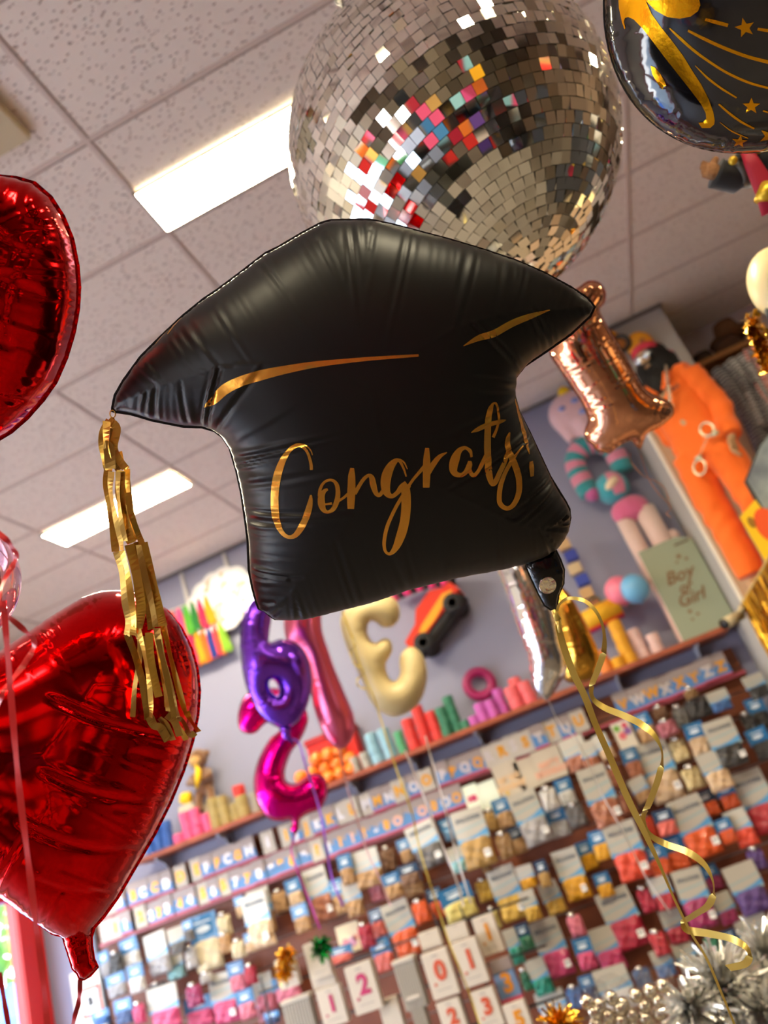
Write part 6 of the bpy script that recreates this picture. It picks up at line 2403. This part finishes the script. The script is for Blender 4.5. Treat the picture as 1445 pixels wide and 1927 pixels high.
# yellow game board
pp = [(1393, 972), (1421, 940), (1500, 1050), (1478, 1100), (1441, 1055)]
Yp = 4.28
q = local_poly(pp, Yp)
c = np.mean(q, axis=0)
t = empty('game_board', (c[0], Yp, c[1]))
tag(t, 'yellow board with a brown oval and an orange disc at the frame edge', 'game board')
MB().prism([(a - c[0], b_ - c[1]) for a, b_ in q], 0, .02).build('board', paper('F2C010'), t)
for px_, py_, rx, rz_, c_, nm in ((1414, 983, .018, .032, '9A6A12', 'brown_oval'), (1446, 988, .06, .10, 'E8541A', 'orange_disc')):
    pq = at_y(px_, py_, Yp)
    m_ = MB()
    m_.prism([(pq[0] - c[0] + rx * math.cos(2 * PI * k / 24), pq[2] - c[1] + rz_ * math.sin(2 * PI * k / 24)) for k in range(24)], -.003, .002)
    m_.build(nm, paper(c_), t)

# cream balloon with crumpled gold foil below it
p = at_depth(1476, 535, 2.0)
t = empty('latex_balloon', p)
tag(t, 'cream balloon with a small black mark at the frame edge', 'balloon')
r_ = 60 / FOCAL * 2.0
MB().ball((0, 0, 0), (r_, r_, r_ * 1.35), 36, 26).build('balloon_body', mat('cream latex', 'EAD3A0', .35, spec=.5), t, True)
dv = Vector(at_depth(1447, 600, 2.0) - p)
dv = dv.normalized() * r_ * 1.16
MB().ball(tuple(dv + Vector((0, -.02, 0))), (.012, .012, .022), 12, 8).build('black_mark', mat('black ink'), t, True)
mb = MB()
rg = random.Random(6)
for i in range(240):
    s_ = rg.random()
    c0 = Vector(at_depth(1413 + 34 * s_ + rg.uniform(-12, 12), 600 + 90 * s_ + rg.uniform(-16, 16), 2.05 + rg.uniform(-.03, .03)))
    u = Vector((rg.uniform(-1, 1), rg.uniform(-1, 1), rg.uniform(-1, 1))).normalized() * rg.uniform(.008, .018)
    w = u.orthogonal().normalized() * rg.uniform(.005, .010)
    mb.add([c0 - u - w, c0 + u - w, c0 + u + w, c0 - u + w], [(0, 1, 2, 3)])
o = mb.build('tinsel_garland', foil('yellow gold tinsel', 'E2B040', .18, (60, .3)))
tag(o, 'crumpled gold foil garland hanging below the cream balloon', 'garland')

# ------------------------------------------------------------------ costume puppet hanging under the black balloon
PD = 1.75
pt = empty('hanging_puppet', at_depth(1400, 290, PD))
tag(pt, 'hanging costume figure with black sleeve and red sash below the black balloon', 'puppet')
PI_ = Matrix.Translation(-Vector(pt.location))
PP = lambda x, y, d=0: PI_ @ Vector(at_depth(x, y, PD + d))
blk = mat('black velvet', '14110F', .75, sheen=.3)
b = MB()
b.tube([PP(1425, 290), PP(1400, 318), PP(1378, 335), PP(1352, 328), PP(1347, 326)], [.040, .036, .034, .032, .034], 16)
b.build('sleeve', blk, pt, True)
b = MB()
b.tube([PP(1381, 331, -.008), PP(1390, 325, -.008)], [.030, .034], 14)
b.build('cuff_band', mat('grey satin', '5A554E', .4), pt, True)
b = MB()
b.tube([PP(1350, 326), PP(1340, 322), PP(1328, 320)], [.020, .024, .020], 14, flat=.7)
for k, (x0_, y0_, x1_, y1_) in enumerate(((1330, 311, 1320, 305), (1328, 317, 1317, 314), (1329, 323, 1319, 323), (1331, 329, 1321, 331))):
    b.tube([PP(x0_ + 6, y0_), PP(x0_, y0_), PP(x1_, y1_)], [.0072, .0068, .005], 10)
b.tube([PP(1341, 312), PP(1345, 302), PP(1349, 296)], [.008, .008, .006], 10)
remeshed(b, 'hand', mat('brown felt hand', '9A6A42', .8, bump=(120, .5)), pt, .0022, 3)
vm = mat('brown vest cloth', '7A4A2C', .8)
gt = mat('gold braid', 'D9B030', .35, metal=.5)
tv = mat('teal vest lining', '2E7E96', .6, vary=(90, '4CA0B4'))


def panel3(name, px, m, d=-.03, parent=pt):
    v = [PP(x, y, d) for x, y in px]
    n = len(v)
    fw = Vector(FWD) * .012
    o = obj(name, v + [q + fw for q in v], [tuple(range(n))[::-1], tuple(range(n, 2 * n))] + [(i, (i + 1) % n, n + (i + 1) % n, n + i) for i in range(n)], m, parent, False)
    return o


panel3('vest_front', [(1372, 240), (1420, 240), (1408, 272), (1376, 283)], vm)
panel3('vest_lining', [(1424, 240), (1448, 240), (1440, 285), (1428, 288)], tv)
b = MB()
b.tube([PP(1371, 240, -.04), PP(1374, 284, -.04), PP(1392, 280, -.04), PP(1409, 271, -.04)], .006, 8)
b.tube([PP(1420, 262, -.04), PP(1428, 288, -.04), PP(1440, 288, -.04), PP(1446, 262, -.04)], .006, 8)
b.ball(PP(1416, 266, -.045), .010).ball(PP(1379, 302, -.05), .010)
b.build('gold_trim', gt, pt, True)
b = MB()
b.tube([PP(1400, 276, -.05), PP(1418, 312, -.055), PP(1440, 355, -.05), PP(1458, 395, -.05)], [.012, .018, .024, .03], 12, flat=.5)
b.build('red_sash', mat('red sash cloth', 'A8142E', .6), pt, True)
b = MB()
b.tube([PP(1444, 345, -.06), PP(1438, 378, -.06)], [.014, .022], 10)
b.build('gold_tassel', gt, pt, True)
b = MB()
b.tube([PP(1430, 268), PP(1450, 330)], [.05, .06], 14)
b.build('torso', blk, pt, True)
b = MB()
b.tube([PP(1430, 240), PP(1432, 200), Vector((PP(1432, 200).x, PP(1432, 200).y, CEIL - pt.location.z - .02))], .003, 6)
b.build('hanging_cord', paper('D6CCBC'), pt)

# ================================================================== front rack of number boxes, tinsel and baubles
RY = 5.05
crate = mat('kraft white box', 'CFC3B2', .6)
red_n, mag_n, gold_n = mat('red numeral', 'C8502E', .4), mat('magenta numeral', 'B8185A', .4), mat('gold numeral', 'D88A1A', .35)
slotm = mat('hanger slot', '9A918C', .6)


def num_box(S, X, Y, w, h, ch, m, label, y=RY, kind='w'):
    px_, py_ = crop(X, Y, *S)
    p = at_y(px_, py_, y)
    sx, sz = px_per_m(p)
    w, h = w / S[2] / sx, h / S[2] / sz * .95
    t = empty('number_box', p)
    tag(t, label, 'box', 'number boxes on the wire rack')
    if kind == 'b':
        MB().box((0, 0, h * .35), (w, .05, h * .3), bev=.002).build('top_flap', cardg, t)
        MB().box((0, 0, -.06 * h), (w, .05, h * .6), bev=.002).build('carton', mat('slate blue card', '6E8CB4', .5), t)
        MB().box((0, 0, -.43 * h), (w, .05, h * .14), bev=.002).build('pink_strip', cardp, t)
    else:
        MB().box((0, 0, 0), (w, .05, h), bev=.003).build('carton', crate, t)
        mb = MB()
        mb.box((0, -.026, h * .40), (w * .22, .004, h * .025))
        mb.box((0, -.026, -h * .33), (w * .55, .003, h * .012))
        mb.build('printed_line', slotm, t)
    if ch:
        glyph_obj(ch, h * .58, m, t, (w * .05, -.028, h * .05 if kind == 'w' else -h * .05))
        if kind == 'w':
            MB().lathe([(.001, -.002), (h * .035, -.002), (h * .035, .002), (.001, .002)], (-w * .26, -.027, -h * .20), 14, R=Matrix.Rotation(PI / 2, 3, 'X')).build('bead', m, t, True)
    return t


num_box(S6, 210, 810, 215, 400, '0', red_n, 'white box with red number 0 on the wire rack')
num_box(S6, 450, 720, 205, 390, '1', red_n, 'white box with red number 1 on the wire rack')
num_box(S6, 592, 500, 175, 330, '1', gold_n, 'white box with gold number 1 high on the wire rack', RY + .12)
num_box(S6, 735, 870, 170, 390, '3', gold_n, 'blue box with gold number 3 on the wire rack', RY + .1, 'b')
num_box(S6, 585, 1090, 195, 340, '3', red_n, 'white box with red number 3 on the wire rack')
num_box(S6, 312, 1170, 190, 330, '2', red_n, 'white box with red number 2 low on the wire rack')
num_box(S6, 840, 1190, 185, 330, '5', gold_n, 'white box with gold number 5 low on the wire rack')
num_box(S6, 130, 540, 170, 150, None, None, 'blank white box top behind the red number 0 box', RY + .15)
num_box(S6, 345, 480, 170, 140, None, None, 'blank white box top behind the red number 1 box', RY + .15)
num_box(S4, 590, 1010, 190, 310, '1', mag_n, 'white box with magenta number 1 on the wire rack')
num_box(S4, 825, 870, 210, 390, '2', mag_n, 'white box with magenta number 2 on the wire rack')
num_box(S4, 480, 660, 170, 290, None, None, 'plain white box behind the green tinsel weight', RY + .1)
num_box(S4, 250, 760, 150, 240, None, None, 'plain white box behind the gold tinsel weight', RY + .12)
num_box(S4, 530, 830, 180, 120, None, None, 'blank white box top above the magenta number 1', RY + .15)
num_box(S4, 1040, 1090, 150, 300, None, None, 'plain white box beside the magenta number 2', RY + .08)
gst = mat('grey ribbed card', '9A9286', .5)
for S, X, Y, w, h, lb in ((S4, 345, 1080, 220, 230, 'grey ribbed box side beside the magenta number 1'), (S4, 1180, 850, 170, 370, 'grey ribbed box side beside the red number 0'),
                          (S6, 50, 1150, 110, 300, 'grey ribbed box side low beside the red number 2')):
    px_, py_ = crop(X, Y, *S)
    p = at_y(px_, py_, RY + .04)
    sx, sz = px_per_m(p)
    w, h = w / S[2] / sx, h / S[2] / sz
    t = empty('ribbed_box', p)
    tag(t, lb, 'box', 'ribbed boxes on the wire rack')
    MB().box((0, 0, 0), (w, .06, h), bev=.003).build('carton', gst, t)
    mb = MB()
    for k in range(9):
        mb.box((-w * .42 + w * .84 * k / 8, -.032, -.02 * h), (w * .035, .008, h * .88), 0)
    mb.build('rib_stripe', mat('pale rib', 'C8C0B2', .5), t)
    MB().box((0, 0, h * .5 + .008), (w * 1.04, .08, .02), bev=.003).build('lid_flap', crate, t)

# wire rack behind the boxes
t = empty('wire_rack', (-1.9, RY + .22, 0))
tag(t, 'black wire rack holding the number boxes before the packet wall', 'rack')
wm = mat('black wire', '1E1C1C', .4)
for px_ in (500, 868, 925):
    p = at_y(px_, 1880, RY + .22)
    MB().box((p[0] + 1.9, 0, (ZL - .35) / 2), (.010, .010, ZL - .35)).build('upright', wm, t)
for k in range(4):
    MB().box((0, 0, .25 + .27 * k), (1.9, .012, .012)).build('crossbar', wm, t)

# tinsel weights
def tinsel(c, r, n, w, m, seed, L=1.0):
    rg = random.Random(seed)
    mb = MB()
    for i in range(n):
        d = Vector((rg.gauss(0, 1), rg.gauss(0, 1), rg.gauss(0, 1))).normalized()
        s_ = d.orthogonal().normalized()
        s_.rotate(Matrix.Rotation(rg.uniform(0, 6), 3, d))
        L_ = r * rg.uniform(.65, 1.1) * L
        e = Vector(c) + d * L_
        bnd = Vector((0, 0, -1)) * r * rg.uniform(0, .25)
        mb.add([Vector(c) + d * r * .1 - s_ * w * .3, Vector(c) + d * r * .1 + s_ * w * .3, Vector(c) + d * L_ * .6 + s_ * w * .5, Vector(c) + d * L_ * .6 - s_ * w * .5, e + bnd + s_ * w * .35, e + bnd - s_ * w * .35],
               [(0, 1, 2, 3), (3, 2, 4, 5)])
    return mb


gtin, grt, stn = foil('yellow gold tinsel', 'E2B040'), foil('green tinsel', '148A3A', .18, (60, .3)), mat('silver tinsel', 'E6E4DE', .22, metal=.75, bump=(60, .3))
for (px_, py_, r_, m_, lb) in ((538, 1800, 20, gtin, 'shaggy gold tinsel weight in front of the pink packet'), (534, 1826, 22, gtin, 'second gold tinsel tuft below the upper one'), (603, 1782, 24, grt, 'shaggy green tinsel weight on a white box')):
    p = at_y(px_, py_, RY - .05)
    r_ = r_ / px_per_m(p)[0]
    o = tinsel((0, 0, 0), r_, 150, .012, m_, px_).build('tinsel_weight', m_)
    o.location = p
    tag(o, lb, 'tinsel weight')
p = at_depth(1052, 1932, 2.3)
o = tinsel((0, 0, 0), 46 / FOCAL * 2.3, 240, .009, gtin, 77).build('tinsel_weight', gtin)
o.location = p
tag(o, 'gold tinsel tuft at the bottom edge before the white packet', 'tinsel weight')
for (px_, py_, r_, d, n, lb) in ((1365, 1865, 85, 2.15, 520, 'big shaggy silver tinsel pompom under the gold curl'), (1440, 1800, 70, 2.3, 360, 'silver tinsel pompom at the frame edge above the big one'),
                                 (1305, 1905, 62, 2.1, 320, 'silver tinsel pompom beside the bauble bags'), (1440, 1915, 80, 2.05, 400, 'silver tinsel pompom low in the corner')):
    p = at_depth(px_, py_, d)
    o = tinsel((0, 0, 0), r_ / FOCAL * d * 1.1, n, .011, stn, px_ + py_).build('tinsel_pompom', stn)
    o.location = p
    tag(o, lb, 'tinsel pompom', 'silver tinsel pompoms')

# clear bags of silver baubles
bagm = bpy.data.materials.new('clear bag film')
bagm.use_nodes = True
n_ = bagm.node_tree
n_.nodes.clear()
oo = n_.nodes.new('ShaderNodeOutputMaterial')
ms = n_.nodes.new('ShaderNodeMixShader')
tr = n_.nodes.new('ShaderNodeBsdfTransparent')
gl = n_.nodes.new('ShaderNodeBsdfGlossy')
gl.inputs['Roughness'].default_value = .12
ms.inputs['Fac'].default_value = .12
n_.links.new(tr.outputs[0], ms.inputs[1])
n_.links.new(gl.outputs[0], ms.inputs[2])
n_.links.new(ms.outputs[0], oo.inputs[0])
MATS['bag'] = bagm
sb = mat('silver bauble', 'E8E0CC', .08, metal=1.)
ballm = MB().ball((0, 0, 0), 1, 16, 12).build('bauble', sb, None, True)
ball_me = ballm.data
bpy.data.objects.remove(ballm)
BDp = 2.35
for g_, (cols_, lb) in enumerate(((((1104, 1905, 3), (1128, 1912, 3)), 'clear bag of silver baubles next to the gold tinsel tuft'), (((1150, 1898, 4), (1172, 1910, 3)), 'clear bag of silver baubles in the middle of the row'),
                                  (((1196, 1893, 4), (1222, 1884, 5)), 'taller clear bag of silver baubles with a price tag'), (((1247, 1875, 5), (1262, 1905, 3)), 'clear bag of silver baubles beside the silver tinsel'))):
    c = at_depth(np.mean([a for a, _, _ in cols_]), 1900, BDp)
    t = empty('bauble_bag', c)
    tag(t, lb, 'bag of baubles', 'bauble bags in the front row')
    r_ = 13 / FOCAL * BDp
    zmax = -9
    for px_, py_, n in cols_:
        top = at_depth(px_, py_ - 20, BDp)
        for k in range(n + 2):
            q = Vector(top - c) + Vector((.012 * (k % 2), .006 * k, -1.55 * r_ * k))
            zmax = max(zmax, q.z)
            child('bauble', ball_me, t, q, (r_, r_, r_))
    bx_ = 34 / FOCAL * BDp
    MB().prism([(-bx_, -.20), (bx_, -.20), (bx_ * 1.05, zmax + .02), (bx_ * .4, zmax + .05), (-bx_ * .4, zmax + .05), (-bx_ * 1.05, zmax + .02)], -.045, .055).build('bag', bagm, t)
    MB().box((bx_ * .4, -.05, -.07), (.035, .003, .045)).build('price_tag', tagw, t)
# low counter that carries the tinsel and baubles
o = MB().box((.02, 3.0, .30), (1.3, .9, .60), bev=.01).build('display_counter', mat('counter laminate', '8A7A6A', .5))
tag(o, 'low display counter under the tinsel and bauble bags', 'counter')
# ================================================================== added shelves out of view, put in to colour the mirror ball's reflections
bcol = ['D8322E', '4A8FD0', 'F0B428', '2E9A5E', 'E85A90', '6A4AA0', 'EDE6DA', '2A2A2E', 'F08030', '8FC8DC', 'C8A060', 'B01E3C']
for g_, (x, y, rz, lb) in enumerate(((1.7, -1.4, -.1, 'added reflection shelf of bright boxes opposite the sage green box'), (-.9, -2.3, .1, 'added reflection shelf of bright boxes beside the glass entrance'), (-2.3, -.9, .2, 'added reflection shelf of bright boxes near the entrance side'), (.4, -1.7, 0, 'added reflection shelf of bright boxes behind the photographer'), (2.9, -.2, -.5, 'added reflection shelf of bright boxes on the costume side'),
                                     (3.6, 2.6, -1.2, 'added reflection shelf of bright boxes facing the costume wall'))):
    t = empty('reflection_shelf', (x, y, 0), (0, 0, rz))
    tag(t, lb, 'shelf unit', 'added reflection shelves')
    mb = MB()
    mb.box((0, 0, 1.15), (1.7, .04, 2.3))
    for k in range(6):
        mb.box((0, .18, .12 + .42 * k), (1.7, .36, .03))
    mb.build('shelf_frame', mat('dark shelf metal', '33302E', .5), t)
    rg = random.Random(g_ + 40)
    for k in range(6):
        xx = -.80
        while xx < .72:
            w = rg.uniform(.10, .26)
            h = rg.uniform(.16, .34)
            c_ = rg.choice(bcol)
            MB().box((xx + w / 2, .19, .135 + .42 * k + h / 2), (w * .94, .28, h)).build('boxed_goods', paper(c_), t)
            xx += w
